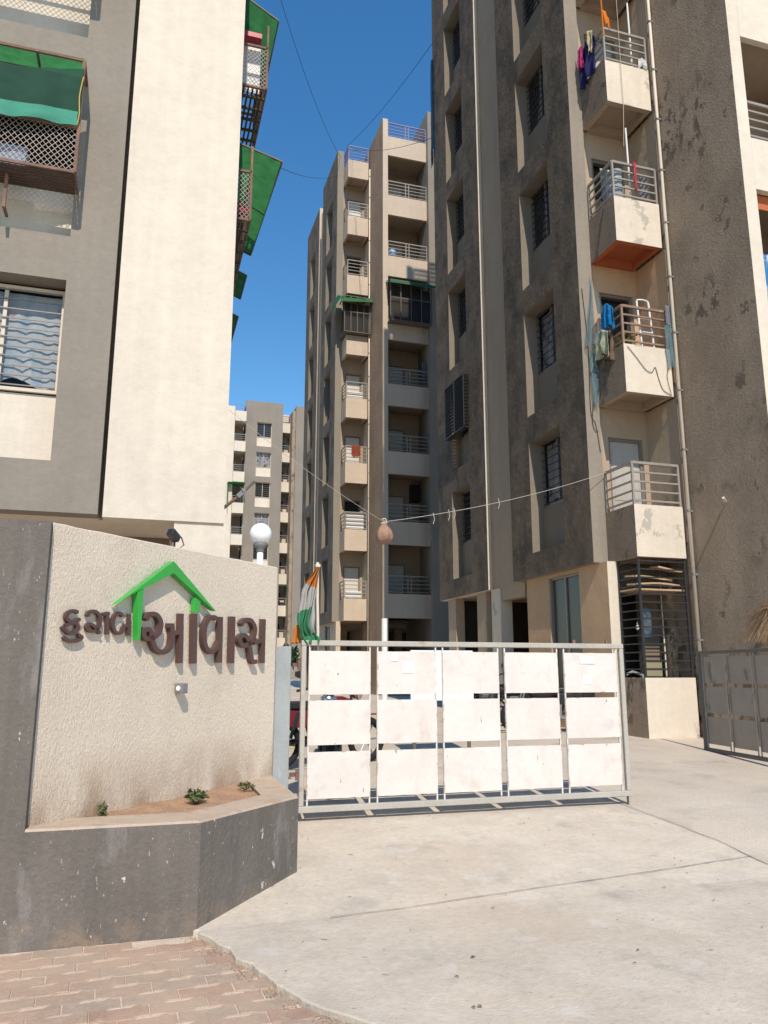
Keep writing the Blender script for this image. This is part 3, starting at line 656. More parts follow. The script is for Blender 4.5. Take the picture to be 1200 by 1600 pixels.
    if near:
        P('wall', MB().box(8.03, 9.02, 11.412, 11.53, g0, 1.46, 0, {'-x': 1}).box(8.03, 8.13, 11.532, 12.075, g0, 1.46, 1), [CR, GREYR])
        P('floor_slab', MB().box(8.132, 9.1, 11.532, 12.4, g0, .62), [COPING])
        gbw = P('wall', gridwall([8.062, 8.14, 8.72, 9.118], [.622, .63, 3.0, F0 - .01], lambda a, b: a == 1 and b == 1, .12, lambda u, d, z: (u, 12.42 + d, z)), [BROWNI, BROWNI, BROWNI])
        P('core_wall', MB().box(8.06, 9.6, 13.0, 13.1, g0, F0 - .01), [DARK])  # dark sheet added behind the doorway so the inside stays unlit
        P('door_leaf', MB().box(8.73, 9.08, 12.37, 12.41, .63, 1.75), [pmat('olive_cupboard', (0.33, 0.30, 0.20), .6)])
    return T, P
def move_tower(T, dy, dz): T.location.y += dy; T.location.z += dz

T1, P1 = tower('apartment_building', 'grey and cream tower on the right with peeling side wall and laundry on its balconies', 0, 0, True)
# window cage on the second storey of the far bay
cg = MB(); z0 = F0 + FH + 1.42
DXC, DYC = -.06, -.14
cg.box(7.74, 7.76, 18.36, 19.72, z0, z0 + .03).box(7.74, 7.76, 18.36, 19.72, z0 + 1.47, z0 + 1.5)
for u in (18.36, 19.0, 19.05, 19.69): cg.box(7.735, 7.765, u, u + .03, z0, z0 + 1.5)
cg.box(7.76, 7.978, 18.36, 18.39, z0 + 1.47, z0 + 1.5).box(7.76, 7.978, 19.69, 19.72, z0 + 1.47, z0 + 1.5).box(7.76, 7.978, 18.36, 19.72, z0, z0 + .02)
cg.map(lambda x, y, z: (min(x, 7.9) * .6 + 7.978 * .4 + DXC if x < 7.97 else x + DXC, y + DYC, z)); wcg = P1('window_cage', cg, [BLACKI])
sg = MB()
for k in range(15): zz = z0 + .06 + k * .095; sg.box(7.75, 7.762, 18.39, 19.69, zz, zz + .082)
for k in range(15): zz = z0 + .06 + k * .095; sg.box(7.76, 7.978, 18.37, 18.382, zz, zz + .075)
sg.map(lambda x, y, z: (x * .6 + 7.978 * .4 + DXC if x < 7.97 else x + DXC, y + DYC, z)); s_ = part('slats', sg, [SLATM], T1, stuff=True); s_.parent = wcg
# iron cage round the ground floor balcony
cg = MB()
for x, y in ((8.07, 11.46), (9.0, 11.46), (8.07, 12.05)): cg.box(x - .018, x + .018, y - .018, y + .018, 1.46, 3.48)
gc = P1('iron_cage', cg, [BLACKI])
for k in range(14):
    zz = 1.60 + k * .141; bm_ = MB().box(8.09, 9.05, 11.452, 11.468, zz - .011, zz + .011).box(8.062, 8.078, 11.48, 12.03, zz - .011, zz + .011)
    c = part('bar', bm_, [BLACKI], T1); c.parent = gc
# stepped wall ends, conduit, ledge by the cage
P1('conduit', MB().tube([(9.07, 12.25, 1.46), (9.07, 12.25, 3.3)], .014, 6), [PIPE])
rod = MB().tube([(9.10, 10.42, 4.32), (8.99, 10.34, 4.36)], .022, 6); P1('pipe_stub', rod, [PIPE])

T2, P2 = tower('apartment_building', 'tower block in the middle behind the gate with green awnings over its fourth floor balconies', 0, 0, False)
# cages with green awnings on the second tower (same plan coordinates)
z4 = F0 + FH * 4
def cage_front(P, T, x0, x1, y0, y1, za, zb, right=False):
    m = MB(); t = .02
    for x in [x0 + (x1 - x0) * k / 4 for k in range(5)]: m.box(x - t, x + t, y0 - t, y0 + t, za, zb)
    for z in (za, (za + zb) / 2 + .1, zb): m.box(x0, x1, y0 - t * .8, y0 + t * .8, z - t, z + t)
    for z in (za, zb): m.box(x0 - t, x0 + t, y0, y1, z - t, z + t)
    m.box(x0, x1, y0, y1, za - .03, za - .022)
    c = P('balcony_cage', m, [STEEL_D])
    bk = MB().box(x0 + .02, x1 - .02, y0 + .12, y0 + .14, za, zb - .3); w = part('shade_backing', bk, [DARK], T); w.parent = c  # shade_backing: dark sheet standing for the shade inside the cage
    d = MB(); dm = diamonds(x0, x1, za, (za + zb) / 2 + .1, .12, lambda u, dd, z: (u, y0 + dd, z), .006); d.v += dm.v; d.f += dm.f; d.m += dm.m
    w = part('wire_mesh', d, [BLACKI], T, stuff=True); w.parent = c
    return c
c = cage_front(P2, T2, 7.86, 9.06, 11.15, 12.1, z4 + .98, z4 + 2.7)
a = part('awning', MB().add([(7.6, 10.85, z4 + 2.40), (9.12, 10.85, z4 + 2.55), (9.12, 11.9, z4 + 3.05), (7.7, 11.9, z4 + 3.05), (7.30, 12.1, z4 + 2.0), (7.35, 10.9, z4 + 2.0), (7.6, 10.82, z4 + 2.22), (9.12, 10.82, z4 + 2.38)], [(0, 1, 2, 3), (0, 3, 4, 5), (0, 6, 7, 1)]), [GSHEET], T2); a.parent = c; solidify(a, .006)
c = cage_front(P2, T2, 9.34, 11.22, 8.95, 9.34, z4 + .75, z4 + 2.6)
a = part('awning', MB().add([(9.25, 8.7, z4 + 2.45), (11.35, 8.7, z4 + 2.45), (11.35, 9.34, z4 + 2.7), (9.25, 9.34, z4 + 2.7), (9.25, 8.68, z4 + 2.32), (11.35, 8.68, z4 + 2.32)], [(0, 1, 2, 3), (0, 4, 5, 1)]), [GSHEETD], T2); a.parent = c; solidify(a, .006)
b = part('shadow_block', MB().box(10.3, 11.15, 9.0, 9.3, z4 + .8, z4 + 2.3), [BLACKP], T2); b.parent = c  # black box stands for the shadow over the right half of the cage
move_tower(T2, 20.65, .18)

# ------------------------------------------------------------------ cream tower on the left
T3 = thing('apartment_building', 'tower on the left with a plain cream slab front and a green netted cage', 'building', (0.0, 9.9, gz(10)))
P3 = lambda n, mb, mats, **k: part(n, mb, mats, T3, **k)
GREYL = pmat('warm_grey_paint', (0.255, 0.222, 0.182), 0.88, (0.8, 0.08), (12, 0.05), bump=((5, 0.014, 1), (60, 0.003, 1)), stains=(((0.24, 0.21, 0.18), 2.2, 0.60, 0.75, 0.3, 0.5),), streak=(5, 0.05))  # own warm grey of the left tower and far block walls
vs = [3.43]
for i in range(7): vs += [4.06 + FH * i, 6.43 + FH * i]
vs.append(25.5)
P3('wall', gridwall([-9, -2.62, -1.19, -.61], vs, lambda i, j: i == 1 and j % 2 == 1, .30, lambda u, d, z: (u, 9.905 + d, z)), [GREYL, GREYL, GREYL], weld=True)
P3('wall', MB().box(-.555, .90, 9.90, 10.25, 3.40, 25.6), [CREAM])
P3('wall', MB().box(-.61, .895, 10.252, 10.4, 3.45, 25.4).box(.60, .895, 10.402, 20, 3.45, 25.4), [GREYS])
P3('floor_slab', MB().box(-9, .595, 10.42, 20, 3.452, 3.55).box(-9, -.612, 10.207, 10.418, 3.452, 3.55), [CREAM])
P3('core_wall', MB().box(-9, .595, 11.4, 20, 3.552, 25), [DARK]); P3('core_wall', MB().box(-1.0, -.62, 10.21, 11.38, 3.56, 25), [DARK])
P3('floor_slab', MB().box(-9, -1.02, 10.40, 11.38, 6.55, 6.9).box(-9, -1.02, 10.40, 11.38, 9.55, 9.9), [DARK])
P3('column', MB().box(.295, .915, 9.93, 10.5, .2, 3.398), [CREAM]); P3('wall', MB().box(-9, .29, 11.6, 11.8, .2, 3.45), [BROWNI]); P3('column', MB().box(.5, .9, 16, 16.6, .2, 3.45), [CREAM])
for i in range(7):
    z0 = 4.06 + FH * i
    if i in (1, 2):
        unit('sill_panel', 'sill3s', lambda: MB().box(-.04, 1.47, 0, .12, 0, .93), CREAM, T3, (-2.62, 10.20, z0 - .02)); continue
    unit('sill_panel', 'sill3', lambda: MB().box(-.04, 1.47, 0, .12, 0, .93), CREAM, T3, (-2.62, 10.20, z0 - .02))
    window(T3, MAPF, 'F3', (-2.61, 10.16, z0 + .93), 1.41, 1.40, frame=ALUC, pane=GLASS, bars=11, curtain=CURTAIN)
# first cage with the shade net
def iron_cage(x0, x1, y0, za, zm, zb, underside=True):
    m = MB(); t = .018
    for x in (x0, x1): m.box(x - t, x + t, y0 - t, y0 + t, za, zb)
    for z in (za, zm, zb): m.box(x0, x1, y0 - t * .9, y0 + t * .9, z - t, z + t)
    for x in (x0, x1):
        for z in (za, zb): m.box(x - t * .9, x + t * .9, y0 + t, 9.90, z - t * .9, z + t * .9)
    m.box((x0 + x1) / 2 - t, (x0 + x1) / 2 + t, y0 + .2, y0 + .235, za - .50, za - .02).box((x0 + x1) / 2 - t, (x0 + x1) / 2 + t, y0 + .235, 9.9, za - .50, za - .47)
    c = P3('balcony_cage', m, [RUSTY])
    d = diamonds(x0, x1, za, zm + .5 if zm + .5 < zb else zb, .072, lambda u, dd, z: (u, y0 + dd, z), .0045)
    w = part('wire_mesh', d, [pmat('mesh_wire', (0.34, 0.28, 0.24), .6, (6, .2), None)], T3, stuff=True); w.parent = c
    sl = MB()
    for k in range(7):
        yy = y0 + .02 + k * .062; sl.box(x0 + .02, x1 - .02, yy, yy + .045, za - .045, za - .02)
    w = part('floor_slats', sl, [BROWN_I], T3, stuff=True); w.parent = c
    return c
c = iron_cage(-2.75, -1.15, 9.45, 7.67, 8.30, 9.28)
a = part('awning', sheet([(-2.75, 9.43, 9.29), (-1.16, 9.43, 9.29), (-1.16, 9.90, 9.385), (-2.75, 9.90, 9.385)], .03, 16, 2), [GSHEET], T3, smooth=True); a.parent = c
bar = part('awning_bar', MB().box(-1.73, -1.70, 9.43, 9.90, 9.26, 9.285), [STEEL_D], T3); bar.parent = c
nm = drape([(-2.8, 9.36, 9.10), (-2.1, 9.34, 8.93), (-1.6, 9.35, 8.98), (-1.14, 9.42, 9.14)], (0, 0, -1), .68, .016, 3, 4, nu=40, nv=24, hem=.02)
n2 = part('shade_net', nm, [SHADENET], T3, smooth=True); n2.parent = c
hm = drape([(-2.8, 9.33, 8.46), (-2.1, 9.315, 8.40), (-1.6, 9.325, 8.43), (-1.17, 9.39, 8.48)], (0, 0, -1), .20, .012, 3, 4, nu=40, nv=6, hem=.05)
n2 = part('net_hem', hm, [NETHEM], T3, smooth=True); n2.parent = c
tie = part('net_rope', MB().tube(catmull([(-1.14, 9.40, 9.0), (-1.165, 9.38, 8.7), (-1.15, 9.38, 8.45), (-1.17, 9.40, 8.3)]), .008, 5), [pmat('yellow_rope', (0.5, 0.36, 0.1), .8)], T3); tie.parent = c
bx = part('stored_box', MB().box(-2.7, -1.75, 9.6, 9.85, 7.68, 8.0), [pmat('blue_grey_plastic', (0.25, 0.3, 0.4), .6)], T3); bx.parent = c
c = iron_cage(-2.75, -1.15, 9.35, 10.95, 11.6, 12.6)
# cages on the side facing the drive
def side_cage(y0, y1, x1, za, zb, aw):
    m = MB(); t = .018
    for y in (y0, y1):
        m.box(x1 - t, x1 + t, y - t, y + t, za, zb + .45)
        for z in (za, zb): m.box(.9, x1, y - t, y + t, z - t, z + t)
    for z in (za, zb): m.box(x1 - t, x1 + t, y0, y1, z - t, z + t)
    c = P3('balcony_cage', m, [RUSTY])
    d = diamonds(.9, x1, za, zb, .07, lambda u, dd, z: (u, y0 + dd, z), .0045)
    d2 = diamonds(y0, y1, za, zb, .08, lambda u, dd, z: (x1 + dd, u, z), .0045); o_ = len(d.v); d.v += d2.v; d.f += [tuple(i + o_ for i in f) for f in d2.f]; d.m += d2.m
    w = part('wire_mesh', d, [RAIL], T3, stuff=True); w.parent = c
    sl = MB(); n = int((x1 - .9) / .075)
    for k in range(n): sl.box(.92 + k * .075, .92 + k * .075 + .03, y0, y1, za - .05, za - .02)
    for k in range(6): yy = y0 + (y1 - y0) * (k + .5) / 6; sl.box(.9, x1, yy, yy + .04, za - .09, za - .052)
    w = part('floor_slats', sl, [BROWN_I], T3, stuff=True); w.parent = c
    a = part('awning', sheet(aw, .04, 14, y0), [GSHEET], T3, smooth=True); a.parent = c
    e = MB(); q = [Vector(p) for p in aw]
    for i in range(4): e.tube([q[i] - Vector((0, 0, .012)), q[(i + 1) % 4] - Vector((0, 0, .012))], .016, 4)
    e.tube([q[0].lerp(q[3], .5) - Vector((0, 0, .012)), q[1].lerp(q[2], .5) - Vector((0, 0, .012))], .014, 4)
    w = part('awning_frame', e, [STEEL_D], T3); w.parent = c
    return c
c = side_cage(11.6, 13.3, 1.46, 11.22, 12.02, [(.91, 11.5, 12.95), (1.62, 11.5, 12.55), (1.62, 13.4, 12.55), (.91, 13.4, 12.95)])
w = part('white_sheet', MB().box(.95, 1.38, 11.9, 11.92, 11.35, 12.3), [WHITEC], T3); w.parent = c
w = part('red_tray', MB().box(.93, 1.36, 11.62, 11.8, 12.22, 12.31), [REDP], T3); w.parent = c
c = side_cage(10.9, 12.9, 1.19, 8.30, 9.12, [(.91, 10.9, 9.62), (1.66, 10.9, 9.42), (1.55, 13.8, 9.38), (.91, 13.8, 9.60)])
w = part('red_bundle', leaves((1.06, 11.1, 8.55), .16, 60, .05, 3), [REDP], T3); w.parent = c
c = side_cage(13.6, 15.4, 1.25, 8.5, 9.2, [(.91, 13.9, 9.25), (1.50, 13.9, 9.0), (1.50, 14.9, 9.0), (.91, 14.9, 9.25)])
c = side_cage(14.6, 16.0, 1.2, 8.1, 8.4, [(.91, 15.2, 9.0), (1.50, 15.2, 8.75), (1.50, 16.6, 8.75), (.91, 16.6, 9.0)])

# ------------------------------------------------------------------ far block at the end of the drive
T4 = thing('apartment_building', 'distant grey and cream block seen between the left tower and the middle tower', 'building', (10.0, 72.6, gz(72)))
P4 = lambda n, mb, mats, **k: part(n, mb, mats, T4, **k)
B0 = 25.27 - 6 * FH        # top of the openings of the lowest storey
vs = [.6]
for i in range(7): vs += [B0 - 2.42 + FH * i, B0 + FH * i]
vs.append(27.35)
P4('wall', gridwall([8.28, 9.40, 10.83, 11.88], vs, lambda i, j: i == 1 and j % 2 == 1, .30, lambda u, d, z: (u, 72.6 + d, z)), [GREYL, CREAM, GREYL], weld=True)
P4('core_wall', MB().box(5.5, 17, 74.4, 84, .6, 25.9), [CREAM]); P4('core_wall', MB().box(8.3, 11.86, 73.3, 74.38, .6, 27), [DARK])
for i in range(7):
    z0 = B0 - 2.42 + FH * i
    unit('sill_panel', 'sill4', lambda: MB().box(-.03, 1.46, 0, .1, 0, .96), CREAM, T4, (9.40, 72.88, z0 - .02))
    window(T4, MAPF, 'F4', (9.40, 72.84, z0 + .96), 1.43, 1.46, frame=ALUC, bars=8, curtain=CURTW if i in (3, 5) else None, pane=GLASS if i in (3, 5) else GLASSD)
P4('wall', MB().box(5.5, 7.18, 71.9, 74.38, .6, 26.4), [CREAM])
P4('wall', MB().box(13.0, 17, 71.6, 84, .6, 26.9, 0, {'-x': 1}).box(12.72, 12.998, 71.9, 74.3, .6, 26.5, 1), [GREYL, GREYR])
for i in range(8):
    z0 = 24.95 - FH * i
    b = P4('balcony', MB().box(7.2, 8.25, 71.75, 71.86, z0, z0 + .98, 0).box(7.2, 7.3, 71.862, 72.6, z0, z0 + .98).box(7.302, 8.25, 71.862, 74.36, z0 + .1, z0 + .24), [CREAM])
    r_ = MB(); rail_bars(r_, (7.22, 71.8), (8.24, 71.8), z0 + 1.05, z0 + 1.65, n=4, r=.018); q = part('railing', r_, [RAILV if i == 0 else RAIL], T4); q.parent = b
    z1 = 24.57 - FH * i
    b = P4('loggia_parapet', MB().box(11.9, 12.70, 73.1, 73.2, z1, z1 + .98).box(11.9, 12.70, 73.202, 74.36, z1, z1 + .2), [CREAM])
    r_ = MB(); rail_bars(r_, (11.9, 73.15), (12.7, 73.15), z1 + 1.05, z1 + 1.68, n=4, r=.018); q = part('railing', r_, [RAIL], T4); q.parent = b
    if i: P4('door_leaf', MB().box(11.95, 12.35, 74.32, 74.36, z1 + .2 , z1 + 2.3), [DOORB]); P4('door_leaf', MB().box(7.6, 8.2, 74.32, 74.36, z0 + .2, z0 + 2.3), [DOORW if i % 3 else DOORB])
P4('awning', MB().box(6.7, 8.3, 71.2, 72.5, 24.95 - FH * 3 + 2.75, 24.95 - FH * 3 + 2.8), [GSHEET]); P4('awning', MB().box(6.72, 6.75, 71.2, 72.5, 24.95 - FH * 3 + .6, 24.95 - FH * 3 + 2.74), [GSHEET])
P4('awning', MB().box(11.9, 12.72, 72.7, 73.1, 24.57 - FH * 6 + 2.78, 24.57 - FH * 6 + 2.84), [GSHEET])
P4('roof', MB().box(11.9, 12.7, 74.1, 74.38, 26.0, 26.75), [CREAM])

# ------------------------------------------------------------------ entrance wall with planter
A0 = Vector((-.546, 4.945, 0)); B1_ = Vector((1.101, 6.80, 0)); WD = (B1_ - A0).normalized(); WNn = Vector((WD.y, -WD.x, 0)); WL = (B1_ - A0).length
def wp(s, d, z): p = A0 + WD * s + WNn * d; return (p.x, p.y, z)
SW = thing('entrance_wall', 'sand coloured stucco entrance wall with a dark grey left end, standing behind the planter', 'wall', (0.0, 5.6, .1))
m = MB(); n = 26
top = lambda s: 2.425 + .03 * s / WL + .006 * mnoise.noise(Vector((s * 6, 1, 0)))
for i in range(n + 1):
    s = WL * i / n; m.v += [wp(s, 0, .12), wp(s, 0, top(s) - .008), wp(s, -.010, top(s)), wp(s, -.19, top(s)), wp(s, -.2, .12)]
for i in range(n):
    for k in range(4): a = i * 5 + k; m.f.append((a, a + 5, a + 6, a + 1)); m.m.append(0)
m.f.append(tuple(n * 5 + k for k in range(5))); m.m.append(0); m.f.append((4, 3, 2, 1, 0)); m.m.append(0)
part('stucco_panel', m, [STUCCO], SW)
m = MB(); m.prism([(-3.2, 4.862), (-.5485, 4.862), (-.549, 4.94), (-.70, 5.07), (-3.2, 5.07)], .05, 2.418); part('grey_end_panel', m, [PLANT_G], SW)
PLN = thing('planter', 'dark grey masonry planter with dusty sand coloured top below the entrance wall', 'planter', (.4, 5.2, .1))
outer = [(-.5485, 4.862), (.386, 4.862), (1.095, 5.60), (1.10, 6.795)]
ZP = .713
m = MB()
def wallseg(p, q, t, z0, z1, mi=0, zb=None):
    d = Vector((q[0] - p[0], q[1] - p[1], 0)).normalized(); nn = Vector((-d.y, d.x, 0))
    N_ = 14
    for i in range(N_ + 1):
        f = i / N_; x = p[0] + (q[0] - p[0]) * f; y = p[1] + (q[1] - p[1]) * f
        jz = .004 * mnoise.noise(Vector((x * 9, y * 9, 1)))
        m.v += [(x, y, z0), (x, y, z1 - .012), (x + nn.x * .012, y + nn.y * .012, z1 + jz), (x + nn.x * t, y + nn.y * t, z1 + jz - .003), (x + nn.x * t, y + nn.y * t, z0)]
    o = len(m.v) - 5 * (N_ + 1)
    for i in range(N_):
        for k in range(4):
            a = o + i * 5 + k; m.f.append((a, a + 5, a + 6, a + 1)); m.m.append(1 if k in (1, 2) else 0)
    for e in (o, o + 5 * N_): m.f.append(tuple(e + k for k in range(5))); m.m.append(0)
wallseg(outer[0], outer[1], .33, .0, ZP); wallseg(outer[1], outer[2], .27, .0, ZP); wallseg(outer[2], outer[3], .24, .0, ZP)
part('planter_wall', m, [PLANT_G, COPING], PLN)
m = MB(); N_ = 16
for i in range(N_ + 1):
    for j in range(N_ + 1):
        f, g = i / N_, j / N_
        a = Vector((-.50, 4.98, 0)).lerp(Vector((.38, 5.02, 0)), min(1, f * 1.8)) if f < .555 else Vector((.38, 5.02, 0)).lerp(Vector((.97, 5.66, 0)), (f - .555) / .445)
        b_ = Vector(wp(WL * .98 * f + .02, .0, 0)); p = a.lerp(b_, g)
        m.v.append((p.x, p.y, ZP - .035 + .022 * mnoise.noise(p * 5) + .012 * mnoise.noise(p * 19) + .02 * g))
for i in range(N_):
    for j in range(N_): a = i * (N_ + 1) + j; m.f.append((a, a + 1, a + N_ + 2, a + N_ + 1)); m.m.append(0)
part('soil', m, [SOIL], PLN, smooth=True)
def weed(label, c, rad, n, size, seed, tall=.8, grp=None):
    t = thing('weed', label, 'plant', c, grp)
    st = MB(); rr = random.Random(seed)
    for k in range(7):
        a = rr.random() * 6.28; st.tube([c, (c[0] + math.cos(a) * rad * .7, c[1] + math.sin(a) * rad * .7, c[2] + rad * tall * rr.uniform(.5, 1.2))], .0025, 3)
    part('stem', st, [LEAF], t); part('foliage', leaves((c[0], c[1], c[2] + rad * tall * .55), rad, n, size, seed, tall * .7), [LEAF], t, stuff=True)
weed('leafy green weed growing in the middle of the planter soil', (.41, 5.63, ZP - .03), .10, 240, .018, 2)
weed('low sprawling weed at the far corner of the planter soil', (.80, 6.15, ZP - .02), .09, 120, .011, 5, .5)
weed('tiny upright weed at the left end of the planter against the stucco', (-.17, 5.30, ZP - .02), .035, 60, .014, 8, 2.2)

# lettering and roof emblem
SGN = thing('entrance_sign', 'brown raised Gujarati lettering under a green roof emblem on the stucco wall', 'sign', wp(1.2, 0, 1.85))
LET = {
 'a1': ([[(0.222, 1.905), (0.182, 1.913), (0.142, 1.895), (0.136, 1.866), (0.17, 1.844), (0.215, 1.837), (0.227, 1.807), (0.203, 1.781), (0.159, 1.781), (0.106, 1.814)], [(0.129, 1.822), (0.182, 1.84), (0.243, 1.868)], [(0.122, 1.754), (0.171, 1.734), (0.229, 1.736), (0.267, 1.757), (0.236, 1.772)]], .034),
 'a2': ([[(0.296, 1.887), (0.312, 1.913), (0.358, 1.921), (0.398, 1.894), (0.403, 1.844), (0.379, 1.805), (0.33, 1.8), (0.3, 1.819), (0.316, 1.841), (0.351, 1.833), (0.412, 1.788)], [(0.425, 1.908), (0.482, 1.918)], [(0.464, 1.926), (0.475, 1.784)]], .034),
 'a3': ([[(0.600, 1.905), (0.580, 1.922), (0.546, 1.92), (0.519, 1.885), (0.519, 1.833), (0.554, 1.797), (0.594, 1.802), (0.610, 1.822)], [(0.605, 1.821), (0.627, 1.846), (0.662, 1.843)], [(0.660, 1.925), (0.668, 1.786)]], .034),
 'b1': ([[(0.803, 1.895), (0.833, 1.934), (0.904, 1.933), (0.95, 1.885), (0.94, 1.819), (0.887, 1.782), (0.818, 1.771), (0.786, 1.8), (0.805, 1.83), (0.85, 1.825), (0.874, 1.764), (0.916, 1.705), (0.994, 1.684), (1.061, 1.717), (1.08, 1.784), (1.068, 1.877)], [(1.033, 1.87), (1.09, 1.872)], [(1.081, 1.815), (1.165, 1.832)], [(1.167, 1.961), (1.182, 1.613)]], .052),
 'b2': ([[(1.314, 1.968), (1.333, 1.612)]], .058),
 'b3': ([[(1.581, 1.952), (1.511, 1.956), (1.451, 1.905), (1.435, 1.825), (1.459, 1.741), (1.525, 1.699), (1.588, 1.728), (1.626, 1.78)], [(1.632, 1.967), (1.642, 1.621)]], .056),
 'b4': ([[(1.788, 1.979), (1.797, 1.619)]], .064),
 'b5': ([[(1.903, 1.919), (1.953, 1.96), (2.043, 1.959), (2.101, 1.899), (2.078, 1.822), (1.991, 1.763), (1.907, 1.772), (1.894, 1.818), (1.955, 1.841), (2.01, 1.802), (2.047, 1.717), (2.078, 1.64), (2.143, 1.635)], [(2.091, 1.787), (2.222, 1.81)], [(2.229, 1.985), (2.232, 1.624)]], .060)}
def letter(strokes, wd):
    m = MB(); dp = .028 if wd < .04 else .046; wd *= .80
    for q, st in enumerate(strokes):
        pts = catmull([(a, b, 0) for a, b in st], 7)
        k = len(pts); o = len(m.v); df = dp - .0012 * q
        # horizontal stretch of the hand cut letters: pens are wider across than along
        for i, p in enumerate(pts):
            t = (pts[min(i + 1, k - 1)] - pts[max(i - 1, 0)]).normalized()
            nx, nz = -t.y, t.x
            ex = Vector((nx * wd / 2, nz * wd * .36, 0))
            if i in (0, k - 1) and len(st) > 2: ex *= .72
            for sgn in (1, -1):
                a = p + ex * sgn
                m.v += [wp(a.x, df, a.y), wp(a.x, .008, a.y)]
        for i in range(k - 1):
            a = o + 4 * i; b = a + 4
            for f in ((a, b, b + 2, a + 2), (a + 1, a + 3, b + 3, b + 1), (a, a + 1, b + 1, b), (a + 2, b + 2, b + 3, a + 3)): m.f.append(f); m.m.append(0)
        for e in (o, o + 4 * (k - 1)): m.f.append((e, e + 2, e + 3, e + 1)); m.m.append(0)
    return m
for k, (st, wd) in LET.items(): part('letter', letter(st, wd), [LETTER], SGN)
def plate(poly, d0, d1):
    m = MB(); n = len(poly); m.v += [wp(s, d1, z) for s, z in poly] + [wp(s, d0, z) for s, z in poly]
    m.f.append(tuple(range(n))); m.m.append(0); m.f.append(tuple(n + i for i in reversed(range(n)))); m.m.append(0)
    for i in range(n): j = (i + 1) % n; m.f.append((i, j, n + j, n + i)); m.m.append(0)
    return m
em = part('roof_emblem', plate([(0.504, 1.976), (1.031, 2.32), (1.54, 2.005), (1.490, 2.018), (1.038, 2.236), (0.60, 2.035)], .012, .058), [GREEN], SGN)
e2 = part('emblem_post', plate([(0.688, 2.072), (0.745, 2.098), (0.740, 1.757), (0.715, 1.755)], .014, .056), [GREEN], SGN); e2.parent = em
e2 = part('emblem_post', plate([(1.296, 2.085), (1.353, 2.062), (1.351, 1.985), (1.298, 1.978)], .014, .056), [GREEN], SGN); e2.parent = em
# wall light
wl_ = thing('wall_light', 'small grey cube spotlight on the stucco wall below the lettering', 'light', wp(1.20, 0, 1.44))
q = part('lamp_body', MB().box(-.03, .03, -.075, -.002, -.035, .035).map(lambda x, y, z: wp(1.205 + x, -y, 1.44 + z)), [GREYM], wl_); bevel(q, .006, 2)
part('lens', MB().lathe([(.002, -.034), (.018, -.034), (.018, -.0385), (.002, -.0385)], 0, 0, 14).map(lambda x, y, z: wp(1.175 + (z + .034) * 1.0 - .002, .040 + y, 1.44 + x)), [WHITEM], wl_)
part('lens', MB().lathe([(.002, .035), (.015, .035), (.015, .038), (.002, .038)], 0, 0, 14).map(lambda x, y, z: wp(1.205 + x, .04 + y, 1.44 - z)), [WHITEM], wl_)
# floodlight on the coping
fl = thing('floodlight', 'small black floodlight clipped on top of the entrance wall', 'light', wp(1.17, -.1, 2.44))
part('bracket', MB().tube([wp(1.19, -.08, 2.43), wp(1.19, -.08, 2.50)], .008, 6).tube([wp(1.20, -.06, 2.43), wp(1.225, -.02, 2.47), wp(1.215, -.04, 2.53)], .005, 5), [BLACKP], fl)
q = part('lamp_head', MB().box(-.045, .045, -.03, .03, -.024, .024).map(lambda x, y, z: wp(1.165 + x * .9 + z * .5, -.07 + y, 2.535 + z - x * .55)), [BLACKP], fl); bevel(q, .006, 2)
# globe lamp
GLP = (.96, 6.92)
gp = GLP
gl = thing('globe_lamp', 'white opal globe lamp on a white post behind the entrance wall', 'lamp', (gp[0], gp[1], .2))
part('post', MB().lathe([(.028, .2), (.028, 2.61)], gp[0], gp[1], 14), [WHITEM], gl, smooth=True)
part('collar', MB().lathe([(.032, 2.60), (.036, 2.605), (.036, 2.635), (.055, 2.648), (.060, 2.672), (.055, 2.685)], gp[0], gp[1], 18), [GREYM], gl, smooth=True)
prof = [(max(.002, .098 * math.sin(math.pi * (k + .6) / 17)), 2.765 - .098 * math.cos(math.pi * (k + .6) / 17)) for k in range(17)]
part('globe', MB().lathe(prof, gp[0], gp[1], 32), [GLOBE], gl, smooth=True)

